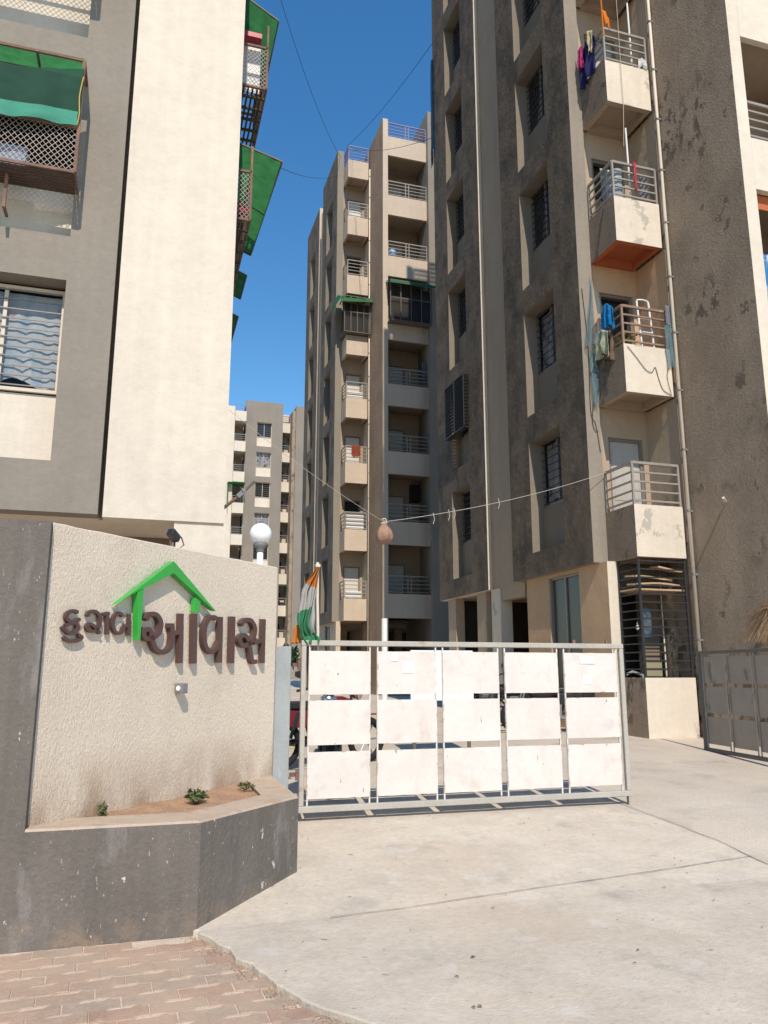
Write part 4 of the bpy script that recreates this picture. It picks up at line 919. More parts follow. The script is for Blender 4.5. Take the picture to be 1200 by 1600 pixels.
# ------------------------------------------------------------------ gate
S_ = .92
nz = lambda z: 1.55 + (z - 1.55) * S_
GX0, GX1, GY = 1.462 * S_, 5.008 * S_, 6.90
COLS = [(1.540, 2.150), (2.220, 2.836), (2.904, 3.520), (3.588, 4.203), (4.277, 4.910)]
ROWS = [(1.341, 1.752), (.878, 1.288), (.397, .816)]
def gate_leaf(name, label, sheet, base, group):
    T = thing(name, label, 'gate', (GX0, GY, nz(.21)), group)
    m = MB(); zb0, zb1, zt0, zt1 = nz(.278), nz(.335), nz(1.80), nz(1.852)
    m.box(GX0 + .0, GX1, GY - .024, GY + .024, zt0, zt1).box(GX0, GX1, GY - .024, GY + .024, zb0, zb1)
    m.box(GX0 + .002, GX0 + .045, GY - .022, GY + .022, zb1, zt0).box(GX1 - .05, GX1 - .002, GY - .022, GY + .022, zb1, zt0)
    q = part('frame', m, [STEEL if sheet is WHITE_P else STEEL_D], T); bevel(q, .005)
    for a, b in COLS:
        for x in (a * S_ + .004, b * S_ - .004):
            bb = part('bar', MB().box(x - .0065, x + .0065, GY - .012, GY + .002, zb1 + .001, zt0 - .001), [sheet], T)
    rnd = random.Random(4)
    for c, (a, b) in enumerate(COLS):
        for r, (z0, z1) in enumerate(ROWS):
            p = MB(); nx, nz_ = 8, 6; x0, x1, y0 = a * S_ + .001, b * S_ - .001, GY - .0155; za, zb = nz(z0), nz(z1); sd = c * 7 + r * 3
            def pt(i, j, d):
                f, g = i / nx, j / nz_; w = .0035 * mnoise.noise(Vector((f * 2 + sd, g * 2, 0))) * (4 * f * (1 - f) + .3)
                return (x0 + (x1 - x0) * f, y0 + d + w, za + (zb - za) * g + (.002 * mnoise.noise(Vector((f * 7, sd, g))) if j in (0, nz_) else 0))
            for d in (0, .0022):
                for j in range(nz_ + 1):
                    for i in range(nx + 1): p.v.append(pt(i, j, d - .002))
            W_ = nx + 1; K = W_ * (nz_ + 1)
            for j in range(nz_):
                for i in range(nx):
                    q_ = j * W_ + i; p.f += [(q_, q_ + 1, q_ + W_ + 1, q_ + W_), (K + q_, K + q_ + W_, K + q_ + W_ + 1, K + q_ + 1)]; p.m += [0, 0]
            rim = [i for i in range(W_)] + [j * W_ + nx for j in range(1, nz_ + 1)] + [nz_ * W_ + i for i in range(nx - 1, -1, -1)] + [j * W_ for j in range(nz_ - 1, 0, -1)]
            for i in range(len(rim)): u, v = rim[i], rim[(i + 1) % len(rim)]; p.f.append((u, K + u, K + v, v)); p.m.append(0)
            part('panel', p, [sheet], T)
    part('foot', MB().box(GX1 - .045, GX1 - .028, GY - .008, GY + .008, nz(.178), zb0 - .001), [STEEL_D], T)
    for z in (nz(.62), nz(1.62)):
        part('hinge', MB().box(GX0 - .075, GX0 - .001, GY - .02, GY + .02, z - .016, z + .016).tube([(GX0 - .022, GY - .034, z - .045), (GX0 - .022, GY - .034, z + .045)], .013, 8), [RUSTY], T)
    return T
G1 = gate_leaf('gate', 'closed white panelled steel gate leaf standing across the sunlit driveway', WHITE_P, 0, 'leaves of the entrance gate')
pp = [part('paper_scrap', MB().box(2.475 * S_, 2.60 * S_, GY - .0225, GY - .0215, nz(1.545), nz(1.66)).box(2.36 * S_, 2.43 * S_, GY - .0225, GY - .0215, nz(1.66), nz(1.74)), [WHITEM], G1),
      part('paper_scrap', MB().box(4.49 * S_, 4.60 * S_, GY - .0225, GY - .0215, nz(1.43), nz(1.53)).box(4.46 * S_, 4.64 * S_, GY - .0225, GY - .0215, nz(1.64), nz(1.72)), [WHITEM], G1)]
lk = part('latch', MB().box(4.40 * S_, 4.43 * S_, GY - .01, GY + .01, nz(1.853), nz(1.89)).box(4.80 * S_, 4.82 * S_, GY - .01, GY + .01, nz(1.853), nz(1.90)), [RUSTY], G1)
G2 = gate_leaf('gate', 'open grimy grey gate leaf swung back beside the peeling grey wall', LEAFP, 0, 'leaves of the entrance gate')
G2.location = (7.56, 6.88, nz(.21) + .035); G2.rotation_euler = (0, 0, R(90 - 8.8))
gpost = thing('gate_post', 'flat blue grey steel post between the entrance wall and the gate', 'post', (1.185, 6.9, .3))
q = part('post', MB().box(1.113, 1.252, 6.86, 7.02, .1, nz(1.792)), [BLUEST], gpost); bevel(q, .006)
part('rust_edge', MB().box(1.100, 1.112, 6.87, 7.0, .3, nz(1.70)), [RUSTY], gpost)

# ------------------------------------------------------------------ flag
FP = (1.492 * 1.0, 6.955)
FL = thing('flag', 'limp orange white and green flag tied to a thin pole above the gate hinge', 'flag', (FP[0], FP[1], nz(1.78)))
part('pole', MB().tube([(FP[0] + .02, FP[1], nz(1.70)), (FP[0] + .004, FP[1], nz(2.25)), (FP[0] + .0, FP[1], nz(2.62))], .013, 8).box(FP[0] - .02, FP[0] + .022, FP[1] - .02, FP[1] + .02, nz(2.575), nz(2.60)), [PIPE], FL)
# bands run down the hanging cloth; cross section (centre, half width) at each height
prof = [(2.57, .000, .012), (2.52, -.015, .028), (2.46, -.035, .048), (2.40, -.052, .066), (2.33, -.066, .080), (2.25, -.072, .078), (2.17, -.078, .080), (2.09, -.086, .085), (2.02, -.092, .085), (1.96, -.085, .080), (1.91, -.070, .080), (1.87, -.060, .085), (1.84, -.055, .080), (1.815, -.05, .065)]
m = MB(); nu = 28; zz = [p[0] for p in prof]
rows = catmull([(p[1], p[2], p[0]) for p in prof], 5)
for j, rw in enumerate(rows):
    for i in range(nu + 1):
        s = i / nu * 2 - 1; t = j / len(rows)
        fold = (.012 + .034 * t) * math.sin(s * 7.5 + t * 5) + .016 * math.sin(s * 15 + 9 * t + 1)
        m.v.append((FP[0] + .0 + rw.x * 1.2 + s * rw.y * .84 + .012 * math.sin(3 * t * 6 + s * 4) * t, FP[1] - .03 + fold - .02 * t, nz(rw.z) + .010 * math.sin(s * 6 + t * 9) * t))
for j in range(len(rows) - 1):
    for i in range(nu):
        a = j * (nu + 1) + i; m.f.append((a, a + 1, a + nu + 2, a + nu + 1))
        z = rows[j].z; s = (i + .5) / nu
        m.m.append(0 if z > 2.385 - .05 * (s - .5) else (1 if (z > 2.17 + .06 * (s - .6) or (s > .80 and z > 1.93)) else 2))
q = part('cloth', m, [C_FORANGE, C_FWHITE, C_FGREEN], FL, smooth=True); solidify(q, .002)
q = part('cloth', drape([(FP[0] - .20, FP[1] + .03, nz(1.985)), (FP[0] - .13, FP[1] + .05, nz(2.02)), (FP[0] - .085, FP[1] + .05, nz(1.99))], (-.12, 0, -1), .17, .014, 2, 6, nu=12, nv=8), [C_FORANGE], FL, smooth=True, label='orange corner of the flag hanging loose'); solidify(q, .002)
q = part('cloth', drape([(FP[0] - .14, FP[1] - .02, nz(1.875)), (FP[0] - .05, FP[1] - .06, nz(1.90)), (FP[0] + .04, FP[1] - .02, nz(1.885))], (-.05, -.2, -1), .075, .02, 2, 9, nu=14, nv=6), [C_FGREEN], FL, smooth=True, label='crumpled green bottom of the flag'); solidify(q, .002)

# ------------------------------------------------------------------ rope and bag across the drive
BAGP = Vector((3.21, 10.5, 3.66))
ra, rb = Vector((.905, 9.94, 4.93)), Vector((8.04, 12.22, 5.18))
def sag(a, b, s, n=10): return [a.lerp(b, i / n) - Vector((0, 0, s * 4 * (i / n) * (1 - i / n))) for i in range(n + 1)]
rp = MB().tube(sag(ra, BAGP, .06), .003, 5).tube(sag(BAGP, rb, .10, 16), .0045, 5)
for t in (.18, .24, .262, .45): p = BAGP.lerp(rb, t) - Vector((0, 0, .03)); rp.tube([p, p + Vector((.02, 0, -.10)), p + Vector((.0, .01, -.17))], .006, 4)
solo('rope', rp, [ROPE], 'pale rope strung over the drive from the left tower to the right tower', 'rope', tuple(BAGP))
bg = thing('hanging_bag', 'brown cloth bundle hanging from the rope over the drive', 'bag', tuple(BAGP))
m = MB(); rings = [(.012, .02), (.022, -.012), (.03, -.03), (.055, -.06), (.092, -.11), (.116, -.17), (.118, -.23), (.095, -.285), (.05, -.318), (.012, -.328)]
n = 22
for k, (r_, z) in enumerate(rings):
    for j in range(n):
        a = 2 * math.pi * j / n; w = 1 + .10 * math.sin(5 * a + k * .5) * (1 if 1 < k < 8 else .4) + .10 * mnoise.noise(Vector((math.cos(a) * 2, math.sin(a) * 2, z * 12)))
        m.v.append((BAGP.x + r_ * w * math.cos(a), BAGP.y + r_ * w * math.sin(a), BAGP.z + z))
for k in range(len(rings) - 1):
    for j in range(n): j2 = (j + 1) % n; m.f.append((k * n + j, k * n + j2, (k + 1) * n + j2, (k + 1) * n + j)); m.m.append(0)
m.f.append(tuple(range(n))); m.m.append(0); m.f.append(tuple((len(rings) - 1) * n + j for j in range(n))); m.m.append(0)
part('bundle', m, [BAG], bg, smooth=True)
part('knot', MB().tube([(BAGP.x - .04, BAGP.y, BAGP.z - .02), (BAGP.x, BAGP.y - .035, BAGP.z - .028), (BAGP.x + .04, BAGP.y, BAGP.z - .02), (BAGP.x + .02, BAGP.y, BAGP.z + .05), (BAGP.x - .03, BAGP.y + .01, BAGP.z + .035)], .014, 6), [ROPE], bg)
# cables in the sky
def cable(label, a, b, s): solo('cable', MB().tube(sag(Vector(a), Vector(b), s, 24), .009, 4), [WIRE], label, 'cable', a, 'thin cables slung between the roofs')
cable('thin cable sagging from the middle tower roof up to the left tower', (7.95, 33.2, 26.3), (.95, 15.0, 20.6), 1.0)
cable('thin cable from the middle tower running flat to the left tower awnings', (7.9, 33.6, 25.6), (1.0, 16.5, 14.0), .6)
cable('thin cable rising from the middle tower roof to the right tower, left of two', (8.05, 32.4, 26.4), (8.0, 20.72, 21.9), .25)
cable('thin cable rising from the middle tower roof to the right tower, right of two', (8.2, 32.3, 26.2), (8.0, 20.74, 18.4), .25)
# street light arm on the left tower
tl = thing('tube_lamp', 'tube lamp on a rusty slanting arm sticking out of the left tower corner', 'lamp', (.9, 10.3, 3.7))
part('arm', MB().tube([(.90, 10.32, 3.66), (1.10, 10.30, 3.84)], .022, 8), [RUSTY], tl)
part('clamp', MB().box(-.03, .03, -.03, .03, -.05, .05).map(lambda x, y, z: (1.135 + x * .7 + z * .7, 10.3 + y, 3.88 - x * .7 + z * .7)).box(1.155, 1.205, 10.27, 10.33, 3.905, 3.965), [GREYM], tl)
part('tube', MB().tube([(1.17, 10.30, 3.91), (1.32, 10.29, 4.07)], .02, 8), [STEEL_D], tl)
if False: solo('wall_bracket', MB().tube([(.905, 9.93, 3.40), (.62, 9.86, 3.41), (.955, 9.86, 3.40)], .006, 5), [BLACKI], 'thin black rod fixed at the lower corner of the left tower', 'rod', (.905, 9.93, 3.40))

# ------------------------------------------------------------------ things behind the gate
def motorbike(name, label, loc, rz, paint, seatm):
    T = thing(name, label, 'motorbike', (0, 0, 0), 'motorbikes parked behind the gate')
    def wheel(x):
        w = MB(); n = 24
        for k in range(n):
            a0, a1 = 2 * math.pi * k / n, 2 * math.pi * (k + 1) / n
            for j in range(6):
                b0, b1 = 2 * math.pi * j / 6, 2 * math.pi * (j + 1) / 6
                f = lambda a, b: (x + (.245 + .045 * math.cos(b)) * math.cos(a), .045 * math.sin(b), .29 + (.245 + .045 * math.cos(b)) * math.sin(a))
                w.add([f(a0, b0), f(a1, b0), f(a1, b1), f(a0, b1)], [(0, 1, 2, 3)])
        q = part('wheel', w, [RUBBER], T, smooth=True, weld=True)
        r_ = MB()
        for k in range(6): a = k * math.pi / 3; r_.tube([(x, 0, .29), (x + .22 * math.cos(a), 0, .29 + .22 * math.sin(a))], .012, 5)
        r_.tube([(x, -.06, .29), (x, .06, .29)], .04, 10)
        rim = part('rim', r_, [CHROME], T); rim.parent = q
    wheel(-.62); wheel(.64)
    part('engine', MB().box(-.18, .20, -.11, .11, .28, .50).box(.0, .17, -.09, .09, .50, .60).tube([(.15, .13, .35), (-.2, .14, .26), (-.75, .15, .32)], .035, 8), [GREYM], T)
    m = MB(); sec = [(-.12, .10, .62, .76), (.05, .13, .60, .82), (.22, .14, .60, .84), (.36, .10, .64, .80), (.42, .05, .68, .76)]
    for x, w, a, b in sec: m.v += [(x, -w * .6, a), (x, -w, (a + b) / 2), (x, -w * .5, b), (x, w * .5, b), (x, w, (a + b) / 2), (x, w * .6, a)]
    for k in range(len(sec) - 1):
        for j in range(6): j2 = (j + 1) % 6; m.f.append((k * 6 + j, k * 6 + j2, k * 6 + 6 + j2, k * 6 + 6 + j)); m.m.append(0)
    m.f += [tuple(range(6)), tuple(range(24, 30))]; m.m += [0, 0]
    part('tank', m, [paint], T, smooth=True)
    q = part('seat', MB().prism([(-.78, -.09), (-.45, -.13), (-.1, -.10), (-.1, .10), (-.45, .13), (-.78, .09)], .70, .79), [seatm], T); bevel(q, .02, 2)
    q = part('side_panel', MB().prism([(-.60, -.10), (-.1, -.11), (-.1, .11), (-.60, .10)], .48, .695), [paint], T); bevel(q, .02, 2)
    q = part('tail', MB().prism([(-.98, -.05), (-.78, -.09), (-.60, -.10), (-.60, .10), (-.78, .09), (-.98, .05)], .62, .76), [paint], T); bevel(q, .02, 2)
    part('tail_light', MB().box(-1.01, -.982, -.05, .05, .66, .73), [REDP], T)
    for sgn in (-1, 1):
        part('fork', MB().tube([(.64, .075 * sgn, .29), (.42, .075 * sgn, .92)], .02, 6), [CHROME], T)
        part('swing_arm', MB().tube([(-.62, .075 * sgn, .29), (-.1, .085 * sgn, .36)], .02, 5).tube([(-.55, .10 * sgn, .36), (-.45, .10 * sgn, .66)], .025, 6), [BLACKP], T)
        mr = part('mirror', MB().tube([(.36, .26 * sgn, 1.0), (.36, .31 * sgn, 1.14)], .006, 4).lathe([(.01, 1.13), (.06, 1.15), (.06, 1.20), (.01, 1.215)], .36, .33 * sgn, 10), [BLACKP], T)
    part('handlebar', MB().tube([(.28, -.36, .99), (.37, -.20, 1.02), (.42, 0, .96), (.37, .20, 1.02), (.28, .36, .99)], .015, 6), [BLACKP], T)
    part('headlight', MB().lathe([(.02, -.10), (.07, -.08), (.085, 0), (.085, .02), (.02, .03)], 0, 0, 14).map(lambda x, y, z: (.50 + z, y, .88 + x)), [CHROME], T, smooth=True)
    part('mudguard', MB().prism([(.34, -.05), (.94, -.05), (.94, .05), (.34, .05)], .595, .61), [paint], T)
    part('frame', MB().tube([(.42, 0, .9), (.30, 0, .5), (.05, 0, .26), (-.2, 0, .28), (-.3, 0, .6)], .022, 6).tube([(.0, -.02, .28), (-.02, -.22, .02)], .01, 5), [BLACKP], T)
    T.location = loc; T.rotation_euler = (0, R(0), rz)
    return T
motorbike('motorbike', 'black motorbike parked right behind the hinge end of the gate', (1.98, 8.50, gz(8.5) + .005), R(78), BLACKP, BLACKP)
motorbike('motorbike', 'red motorbike parked further back behind the first gate panels', (2.25, 9.9, gz(9.9)), R(20), pmat('dark_red_paint', (0.16, 0.012, 0.02), .35, None, None, spec=.5), BLACKP)
for k, (y, lab) in enumerate([(12.9, 'nearest'), (14.1, 'middle'), (15.3, 'farthest')]):
    motorbike('motorbike', lab + ' of three dark motorbikes parked in a row along the right tower wall', (7.05 - .05 * k, y, gz(y)), R(172 + 3 * k), BLACKP, BLACKP)
nb = thing('notice_board', 'white board standing behind the gate, seen through its gaps', 'board', (4.0, 10.4, gz(10.4)))
q = part('panel', MB().box(3.56, 4.49, 10.38, 10.42, 1.165, 1.85), [WHITEM], nb); bevel(q, .006)
for x in (3.62, 4.43): part('leg', MB().box(x - .02, x + .02, 10.422, 10.46, .3, 1.80), [STEEL_D], nb)
bs = thing('bush', 'dark green bush behind the blue grey gate post', 'plant', (1.30, 8.0, gz(8)))
part('stem', MB().tube([(1.43, 8.0, .25), (1.43, 8.0, 1.6)], .02, 6), [RUSTY], bs); part('foliage', leaves((1.43, 8.0, 1.70), .16, 420, .028, 12, .9), [LEAFD], bs, stuff=True)
sp = solo('steel_pipe', MB().tube([(4.29, 14.0, gz(14)), (4.29, 14.0, 2.53)], .055, 14), [WHITEM], 'white pipe standing behind the gate below the middle tower', 'pipe', (4.27, 14.0, gz(14)), smooth=False)
dg = thing('drain_grate', 'rusty drain grate in the ground right of the gate', 'drain', (6.4, 10.0, gz(10)))
DA, DB = Vector((4.6, 8.98, 0)), Vector((8.0, 11.22, 0)); DD = (DB - DA).normalized(); DN = Vector((-DD.y, DD.x, 0)); DL = (DB - DA).length
def dmap(x, y, z): p = DA + DD * x + DN * y; return (p.x, p.y, gz(p.y) + z)
def strip(y0, y1, h):
    m = MB(); n = 12
    for k in range(n + 1):
        x = DL * k / n; m.v += [dmap(x, y0, -.03), dmap(x, y0, h), dmap(x, y1, h), dmap(x, y1, -.03)]
    for k in range(n):
        for j in range(3): a = 4 * k + j; m.f.append((a, a + 4, a + 5, a + 1)); m.m.append(0)
    return m
part('frame', strip(-.16, -.13, .008), [RUSTY], dg); part('frame', strip(.13, .16, .008), [RUSTY], dg)
for k in range(9): yy = -.12 + k * .0275; part('bar', strip(yy, yy + .015, .004 if k % 2 else .002), [STEEL_D], dg)
yb = solo('road_marking', MB().box(1.95, 2.25, 11.6, 11.75, gz(11.6) - .002, gz(11.6) + .004), [YELLOW], 'short yellow paint mark on the ground far behind the gate hinge', 'road marking', (2.1, 11.7, gz(11.6)))
# dry palm
dp = thing('dry_palm_frond', 'dry straw coloured palm frond hanging in from the right above the open gate leaf', 'plant', (8.85, 8.9, 2.45))
m = MB(); rr = random.Random(9)
for k in range(110):
    a = Vector((8.86 + rr.uniform(-.05, .05), 9.15 + rr.uniform(-.1, .1), 2.50 + rr.uniform(-.10, .12))); e = Vector((8.80 + rr.uniform(-.10, .12), 9.72 + rr.uniform(-.16, .22), 2.22 + rr.uniform(-.26, .16)))
    mid = a.lerp(e, .5) + Vector((rr.uniform(-.03, .03), 0, .07 + rr.uniform(-.03, .05)))
    m.tube(catmull([a, mid, e], 3), .005, 3, radii=None)
part('frond', m, [DRYP], dp, stuff=True)
part('stalk', MB().tube(catmull([(8.95, 8.2, 2.2), (8.9, 8.7, 2.5), (8.86, 9.15, 2.5)], 4), .022, 6), [WOOD], dp)

# ------------------------------------------------------------------ things inside the ground floor cage
for k, (y, z, ln, lab) in enumerate([(11.70, 3.02, .92, 'longest plank lying on the cage shelf, lowest of the pile'), (11.74, 3.14, .80, 'bent plank lying in the cage, middle of the pile'), (11.62, 3.30, .55, 'short broken plank on top of the pile in the cage')]):
    x0 = 8.06 if k < 2 else 8.5
    mm = MB()
    for i in range(9):
        f = i / 8; zz_ = z + .035 * math.sin(f * 3 + k) ; mm.v += [(x0 + ln * f, y - .12, zz_), (x0 + ln * f, y + .12, zz_ + .02), (x0 + ln * f, y + .12, zz_ + .05), (x0 + ln * f, y - .12, zz_ + .03)]
    for i in range(8):
        for j in range(4): j2 = (j + 1) % 4; mm.f.append((i * 4 + j, i * 4 + j2, i * 4 + 4 + j2, i * 4 + 4 + j)); mm.m.append(0)
    mm.f += [(0, 1, 2, 3), (32, 33, 34, 35)]; mm.m += [0, 0]
    solo('plank', mm, [WOOD], lab, 'plank', (x0, y, z), 'planks stored in the cage')
shelf = solo('shelf', MB().box(8.06, 9.08, 11.56, 12.3, 2.94, 2.97), [WOOD], 'wooden shelf board under the planks at the top of the cage', 'shelf', (8.5, 11.9, 2.95))
cal = thing('calendar', 'blue and white printed calendar hanging on the cage wall', 'calendar', (8.78, 12.36, 2.6))
part('sheet', MB().box(8.70, 8.92, 12.385, 12.40, 2.18, 2.70), [NOTICE], cal); part('hanger', MB().tube([(8.70, 12.39, 2.70), (8.81, 12.38, 2.80), (8.92, 12.39, 2.70)], .005, 4), [WIRE], cal)
CHAIRM = pmat('shaded_white_plastic', (0.30, 0.29, 0.27), .5)  # white plastic greyed, the shade of the cage is in its colour
ch = thing('plastic_chair', 'pale plastic chair standing inside the ground floor cage', 'chair', (8.34, 11.95, .62))
part('seat', MB().box(8.16, 8.52, 11.75, 12.15, 1.02, 1.05), [CHAIRM], ch)
bk = MB()
for k in range(4): z = 1.12 + k * .10; bk.tube([(8.17, 12.15, z), (8.34, 12.20, z + .02), (8.51, 12.15, z)], .022, 6)
bk.tube([(8.17, 12.15, 1.05), (8.16, 12.18, 1.52)], .02, 6).tube([(8.51, 12.15, 1.05), (8.52, 12.18, 1.52)], .02, 6).tube([(8.16, 12.18, 1.5), (8.34, 12.22, 1.56), (8.52, 12.18, 1.5)], .024, 6)
part('backrest', bk, [CHAIRM], ch)
for x, y in ((8.18, 11.78), (8.5, 11.78), (8.18, 12.13), (8.5, 12.13)): part('leg', MB().box(x - .02, x + .02, y - .02, y + .02, .62, 1.02), [CHAIRM], ch)
for x in (8.15, 8.53): part('armrest', MB().tube([(x, 11.80, 1.05), (x, 11.78, 1.25), (x, 12.16, 1.28)], .02, 6), [CHAIRM], ch)
bl = thing('hanging_bulb', 'small bulb hanging from a wire inside the dark cage doorway', 'lamp', (8.42, 12.1, 2.3))
part('cord', MB().tube([(8.42, 12.1, 2.94), (8.42, 12.1, 2.42)], .005, 4), [WIRE], bl); part('bulb', MB().lathe([(.01, 2.43), (.015, 2.38), (.03, 2.34), (.03, 2.31), (.01, 2.285)], 8.42, 12.1, 12), [GLOBE], bl, smooth=True)

# ------------------------------------------------------------------ laundry and clutter on the right tower
def laundry(name, label, mat, top, length, amp=.03, folds=3, seed=0, outdir=(-1, 0, 0), cat='laundry', down=(0, 0, -1), grp='laundry on the right tower', pinch=0.0, nv=12):
    m = drape(top, down, length, amp, folds, seed, nu=20, nv=nv, outdir=outdir, pinch=pinch)
    c = top[len(top) // 2]
    o = solo(name, m, [mat], label, cat, tuple(c), grp, smooth=True); solidify(o, .004); return o
zf = F0 + FH
laundry('shirt', 'bright blue shirt hung over the balcony railing, second balcony up', C_BLUE, [(7.98, 11.95, zf + 1.72), (7.96, 11.78, zf + 1.86), (7.99, 11.60, zf + 1.70)], .46, .035, 3, 1)
laundry('cloth', 'red and orange cloth hung beside the bright blue shirt', C_RED, [(7.97, 12.42, zf + 1.52), (7.96, 12.2, zf + 1.62), (7.97, 12.0, zf + 1.70)], .40, .03, 3, 2)
laundry('shirt', 'pale green shirt hanging below the bright blue shirt', C_PALE, [(7.93, 12.25, zf + 1.20), (7.92, 12.0, zf + 1.40), (7.94, 11.72, zf + 1.28)], .52, .05, 3, 4)
laundry('trousers', 'brown trousers hanging behind the pale green shirt', C_BROWN, [(8.0, 12.0, zf + 1.34), (7.99, 11.7, zf + 1.30)], .56, .04, 2, 5)
laundry('cloth', 'grey cloth hung at the pipe end of the second balcony', C_GREY, [(8.96, 11.37, zf + 1.78), (9.10, 11.34, zf + 1.74)], .42, .02, 2, 6, outdir=(0, -1, 0))
tn = MB(); n_ = 14; A_, B_2, C_ = Vector((7.995, 12.27, zf + 2.65)), Vector((7.80, 12.25, zf + 1.15)), Vector((7.96, 11.70, zf + 1.30))
for j in range(n_ + 1):
    for i in range(n_ + 1):
        f, g = i / n_, j / n_; p = A_.lerp(B_2.lerp(C_, f), g) + Vector((-.05 * math.sin(3 * f + 2 * g) * g, 0, -.05 * math.sin(math.pi * f) * g)); tn.v.append(tuple(p))
for j in range(n_):
    for i in range(n_): a = j * (n_ + 1) + i; tn.f.append((a, a + 1, a + n_ + 2, a + n_ + 1)); tn.m.append(0)
solo('bird_net', tn, [BLUENET], 'triangular blue net stretched over the left side of the second balcony', 'net', (7.9, 12.2, zf + 1.5), 'nets', smooth=True)
laundry('bird_net', 'torn blue net hanging at the left of the second balcony', BLUENET, [(7.98, 12.30, zf + 2.7), (7.95, 12.28, zf + 2.1), (7.86, 12.27, zf + 1.45), (7.80, 12.26, zf + 1.3)], .12, .02, 2, 7, cat='net', grp='nets')
laundry('bird_net', 'blue net rag trailing down the pale grey wall edge below the laundry', BLUENET, [(7.83, 12.24, zf + 1.05), (7.94, 12.22, zf + 1.12), (8.0, 12.2, zf + 1.0)], 1.05, .03, 2, 8, cat='net', grp='nets', outdir=(0, -1, 0), pinch=.45)
laundry('bird_net', 'blue net bunched by the rain pipe of the second balcony', BLUENET, [(8.90, 11.36, zf + 1.35), (9.08, 11.33, zf + 1.45)], .85, .03, 2, 9, cat='net', grp='nets', outdir=(0, -1, 0), pinch=.2)
ld = thing('folding_ladder', 'white step ladder leaning in the second balcony', 'ladder', (8.78, 11.8, zf + .3))
for x in (8.62, 8.88): part('rail', MB().tube([(x, 11.62, zf + .32), (x, 11.75, zf + 1.98)], .018, 6), [WHITEM], ld)
part('top_bar', MB().tube(catmull([(8.62, 11.75, zf + 1.97), (8.64, 11.755, zf + 2.02), (8.75, 11.757, zf + 2.04), (8.86, 11.755, zf + 2.02), (8.88, 11.75, zf + 1.97)], 4), .018, 6), [WHITEM], ld)
for k in range(4): z = zf + .65 + k * .32; part('step', MB().box(8.635, 8.865, 11.60 + k * .025, 11.72 + k * .025, z, z + .05), [WHITEC], ld)
pt = thing('potted_plant', 'yellowish leafy plant behind the railing of the second balcony', 'plant', (8.25, 11.8, zf + .3))
part('pot', MB().lathe([(.10, zf + .30), (.13, zf + .52), (.135, zf + .55), (.10, zf + .55)], 8.25, 11.8, 14), [BLACKP], pt); part('foliage', leaves((8.25, 11.75, zf + 1.05), .34, 260, .04, 21, 1.0), [leafmat('yellow_green_leaf', (0.06, .09, .02), (.24, .22, .04))], pt, stuff=True)
zg = F0 + FH * 2
laundry('bedsheet', 'pale blue denim cloth hung inside the railing corner, third balcony up', C_DENIM, [(8.09, 11.9, zg + 1.85), (8.10, 11.62, zg + 1.62), (8.16, 11.50, zg + 1.60), (8.30, 11.49, zg + 1.6)], .75, .03, 3, 11)
laundry('shirt', 'grey shirt hanging at the right end of the third balcony', C_GREY, [(8.70, 11.50, zg + 1.58), (8.86, 11.50, zg + 1.58)], .58, .03, 2, 12, outdir=(0, -1, 0))
laundry('scarf', 'narrow red scarf tied to the railing of the third balcony', REDP, [(8.50, 11.40, zg + 1.74), (8.56, 11.40, zg + 1.72)], .62, .012, 1, 13, outdir=(0, -1, 0), pinch=.5)
def rod_(label, x, z): solo('clothes_pole', MB().tube([(x, 11.60, z + .3), (x - .015, 11.60, z + 2.62)], .018, 6), [WHITEM], label, 'pole', (x, 11.6, z + .3), 'white poles on the balconies')
rod_('white pole standing in the third balcony behind the red scarf', 8.55, zg); zh = F0 + FH * 3
rod_('white pole standing in the fourth balcony', 8.80, zh)
laundry('towel', 'navy blanket with pink side slung over the railing of the fourth balcony', C_NAVY, [(8.0, 12.15, zh + 1.72), (7.98, 11.95, zh + 1.74), (8.0, 11.66, zh + 1.72)], .86, .06, 2, 14)
laundry('towel', 'pink towel on top of the navy blanket, fourth balcony', C_PINK, [(7.93, 12.18, zh + 1.75), (7.93, 12.0, zh + 1.76)], .50, .03, 2, 15)
laundry('scarf', 'cream knitted scarf draped over the fourth balcony railing', C_CREAM, [(7.97, 11.9, zh + 1.86), (7.95, 11.8, zh + 1.90), (7.98, 11.68, zh + 1.82)], .50, .03, 2, 16, pinch=.3)
laundry('cloth', 'crumpled white cloth on the parapet of the fourth balcony', C_WHITE, [(8.80, 11.40, zh + 1.12), (8.90, 11.38, zh + 1.15), (8.98, 11.40, zh + 1.10)], .20, .03, 2, 17, outdir=(0, -1, 0))
of = thing('pennant', 'small saffron pennant on a stick at the fourth balcony corner', 'flag', (8.06, 11.45, zh + 1.6))
part('stick', MB().tube([(8.055, 11.43, zh + 1.5), (8.04, 11.42, zh + 2.45)], .014, 6), [C_SAFF], of)
q = part('cloth', drape([(8.05, 11.42, zh + 2.10), (8.12, 11.41, zh + 2.05), (8.18, 11.41, zh + 1.92)], (.1, 0, -1), .30, .02, 2, 3, nu=8, nv=8, pinch=.2), [C_SAFF], of, smooth=True); solidify(q, .003)
solo('cord', MB().tube([(8.38, 11.38, ROOF), (8.36, 11.37, zh), (8.30, 11.37, zg + 2.0)], .006, 4), [ROPE], 'thin pale cord hanging down past the upper balconies', 'cord', (8.38, 11.38, ROOF))
solo('tarpaulin', drape([(7.90, 20.62, 21.0), (7.89, 20.55, 21.1), (7.90, 20.42, 21.0)], (0, 0, -1), 3.6, .03, 2, 4, nu=12, nv=14, outdir=(-1, 0, 0)), [C_DBLUE], 'blue tarpaulin strip hanging at the far edge of the right tower', 'tarpaulin', (7.96, 20.7, 20.5), smooth=True)
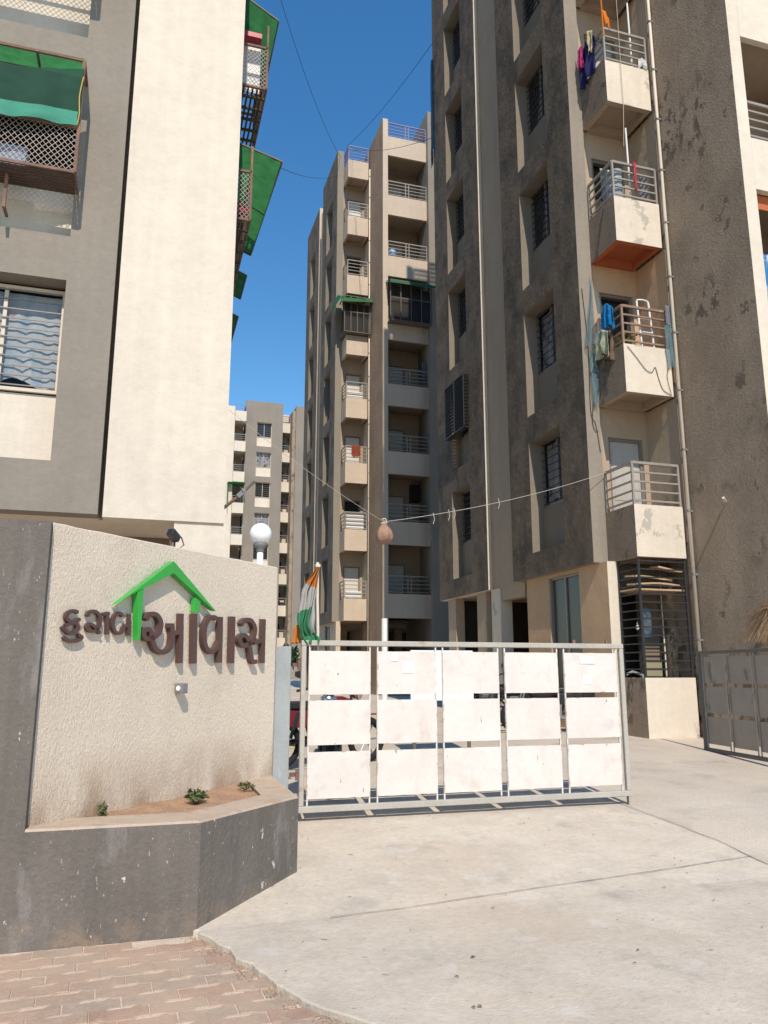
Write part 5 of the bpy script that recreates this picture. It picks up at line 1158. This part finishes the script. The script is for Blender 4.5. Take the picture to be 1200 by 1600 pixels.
# front loggia bits at the right edge of the picture
dl = solo('cupboard_door', MB().box(9.50, 9.82, 9.9, 9.94, zh - FH * 0 - .0 + .27, zh + 2.0).map(lambda x, y, z: (x, y + (x - 9.5) * -.9, z)), [WHITEC], 'white door leaf standing open in the upper right loggia', 'door', (9.6, 9.9, zh + .27))
ln_ = solo('clothes_line', MB().tube(sag(Vector((9.37, 9.6, zh + 2.7)), Vector((11.19, 9.7, zh + 2.55)), .15), .008, 4).tube(sag(Vector((9.37, 9.8, zh + 2.4)), Vector((11.19, 9.8, zh + 2.3)), .1), .006, 4), [REDP], 'red clothes lines strung across the upper right loggia', 'line', (10, 9.7, zh + 2.6))
bn = solo('blind', MB().box(9.366, 11.19, 9.50, 9.52, zg - .26, zg - .002), [ORANGE], 'rolled orange blind under the lintel of the loggia at the right edge', 'blind', (10, 9.5, zg - .1))
laundry('blanket', 'blue and white blanket over the railing of the loggia at the right edge', clothmat('blue_print_cloth', (.05, .22, .50), .2, stain=(((.6, .6, .6), 6, .5, .55, .4, .9),)), [(9.38, 9.38, zf + 1.80), (9.9, 9.37, zf + 1.80), (10.4, 9.38, zf + 1.80)], .85, .03, 4, 19, outdir=(0, -1, 0))
# small things on the middle tower
DY2, DZ2 = 20.65, .18
z5 = F0 + FH * 5 + DZ2
solo('water_can', MB().lathe([(.10, z5 + 1.0), (.19, z5 + 1.02), (.20, z5 + 1.30), (.12, z5 + 1.40), (.05, z5 + 1.42), (.05, z5 + 1.47)], 9.62, 9.6 + DY2, 14), [pmat('pale_blue_plastic', (.25, .45, .68), .4)], 'pale blue water can behind a railing high on the middle tower', 'can', (9.62, 9.6 + DY2, z5 + 1.0), smooth=True)
for i, lab in ((3, 'white board behind the railing of the middle tower fourth small balcony'), (1, 'tall white board behind the railing of the middle tower second small balcony'), (0, 'white board behind the railing of the middle tower lowest small balcony')):
    zz_ = F0 + FH * i + DZ2
    solo('board', MB().box(8.12, 8.82 if i != 1 else 8.9, 11.50 + DY2, 11.53 + DY2, zz_ + .93, zz_ + (1.25 if i != 1 else 1.66)), [WHITEM], lab, 'board', (8.4, 11.5 + DY2, zz_ + .93), 'white boards on the small balconies')
zz_ = F0 + FH * 2 + DZ2
laundry('cloth', 'red cloth on the railing of the third small balcony on the middle tower', clothmat('brick_red_cloth', (.30, .07, .04), .2), [(8.30, 11.38 + DY2, zz_ + 1.70), (8.7, 11.37 + DY2, zz_ + 1.70)], .5, .02, 2, 22, outdir=(0, -1, 0), grp='laundry on the middle tower')
laundry('cloth', 'pale cloth hanging in a dim loggia of the middle tower', C_GREY, [(11.0, 9.6 + DY2, zz_ + 5.2), (11.15, 9.6 + DY2, zz_ + 5.3)], 1.0, .03, 2, 23, outdir=(0, -1, 0), grp='laundry on the middle tower')
solo('ac_unit', MB().box(10.72, 11.12, 10.4 + DY2, 10.68 + DY2, F0 + FH + DZ2 + 2.1, F0 + FH + DZ2 + 2.85).box(10.75, 11.1, 10.392 + DY2, 10.398 + DY2, F0 + FH + DZ2 + 2.2, F0 + FH + DZ2 + 2.8), [BLACKP], 'black water heater box in a dim loggia of the middle tower', 'heater', (10.9, 10.5 + DY2, F0 + FH + DZ2 + 2.1))

# wires and litter
wr = MB().tube(catmull([(8.10, 11.395, zf + .86), (8.25, 11.395, zf + .70), (8.45, 11.395, zf + .46), (8.58, 11.395, zf + .42), (8.66, 11.395, zf + .52), (8.72, 11.395, zf + .30), (8.80, 11.395, zf + .10), (8.98, 11.395, zf + .02)], 6), .006, 4)
wr.tube(catmull([(8.90, 11.39, zf + .9), (8.94, 11.39, zf + .6), (8.90, 11.39, zf + .35), (8.96, 11.39, zf + .05)], 5), .005, 4)
solo('wire', wr, [WIRE], 'loose black wires dangling over the front of the second balcony', 'wire', (8.5, 11.39, zf + .5))
wr = MB().tube(catmull([(7.78, 12.28, zf + 2.4), (7.85, 12.28, zf + 1.2), (7.83, 12.28, zf - .1), (7.92, 12.28, zf - .35), (7.99, 12.28, zf - .9)], 6), .006, 4)
wr.tube(catmull([(7.95, 12.28, zf + .3), (7.86, 12.28, zf - .2), (7.88, 12.28, zf - .45), (7.97, 12.28, zf - .5)], 6), .006, 4)
solo('wire', wr, [WIRE], 'loose black wires hanging down the pale grey wall edge beside the balconies', 'wire', (7.85, 12.28, zf))
solo('wire', MB().tube(catmull([(8.015, 12.1, zg - .2), (8.012, 11.95, zg + .3), (8.012, 11.75, zg + .85)], 6), .006, 4), [WIRE], 'loose wire on the rough side of the third balcony', 'wire', (8.015, 12.0, zg))
lm = MB(); lr = random.Random(21)
for k in range(34):
    x, y = lr.uniform(.9, 4.3), lr.uniform(3.2, 6.6)
    if x < curve_x(y) + .1: continue
    a = lr.random() * 6.28; l = lr.uniform(.006, .017); w = l * lr.uniform(.3, .6); z = gz(y) + .0185
    ca, sa = math.cos(a), math.sin(a)
    q = [(x + ca * u - sa * v, y + sa * u + ca * v, z + h) for u, v, h in ((-l, 0, 0), (0, -w, .004), (l, 0, .002), (0, w, .006), (0, 0, .002))]
    lm.add(q, [(0, 1, 4), (1, 2, 4), (2, 3, 4), (3, 0, 4)])
structure('dead_leaves', lm, [pmat('dead_leaf', (0.13, 0.095, 0.07), .9, (30, .3), None)], stuff=True)
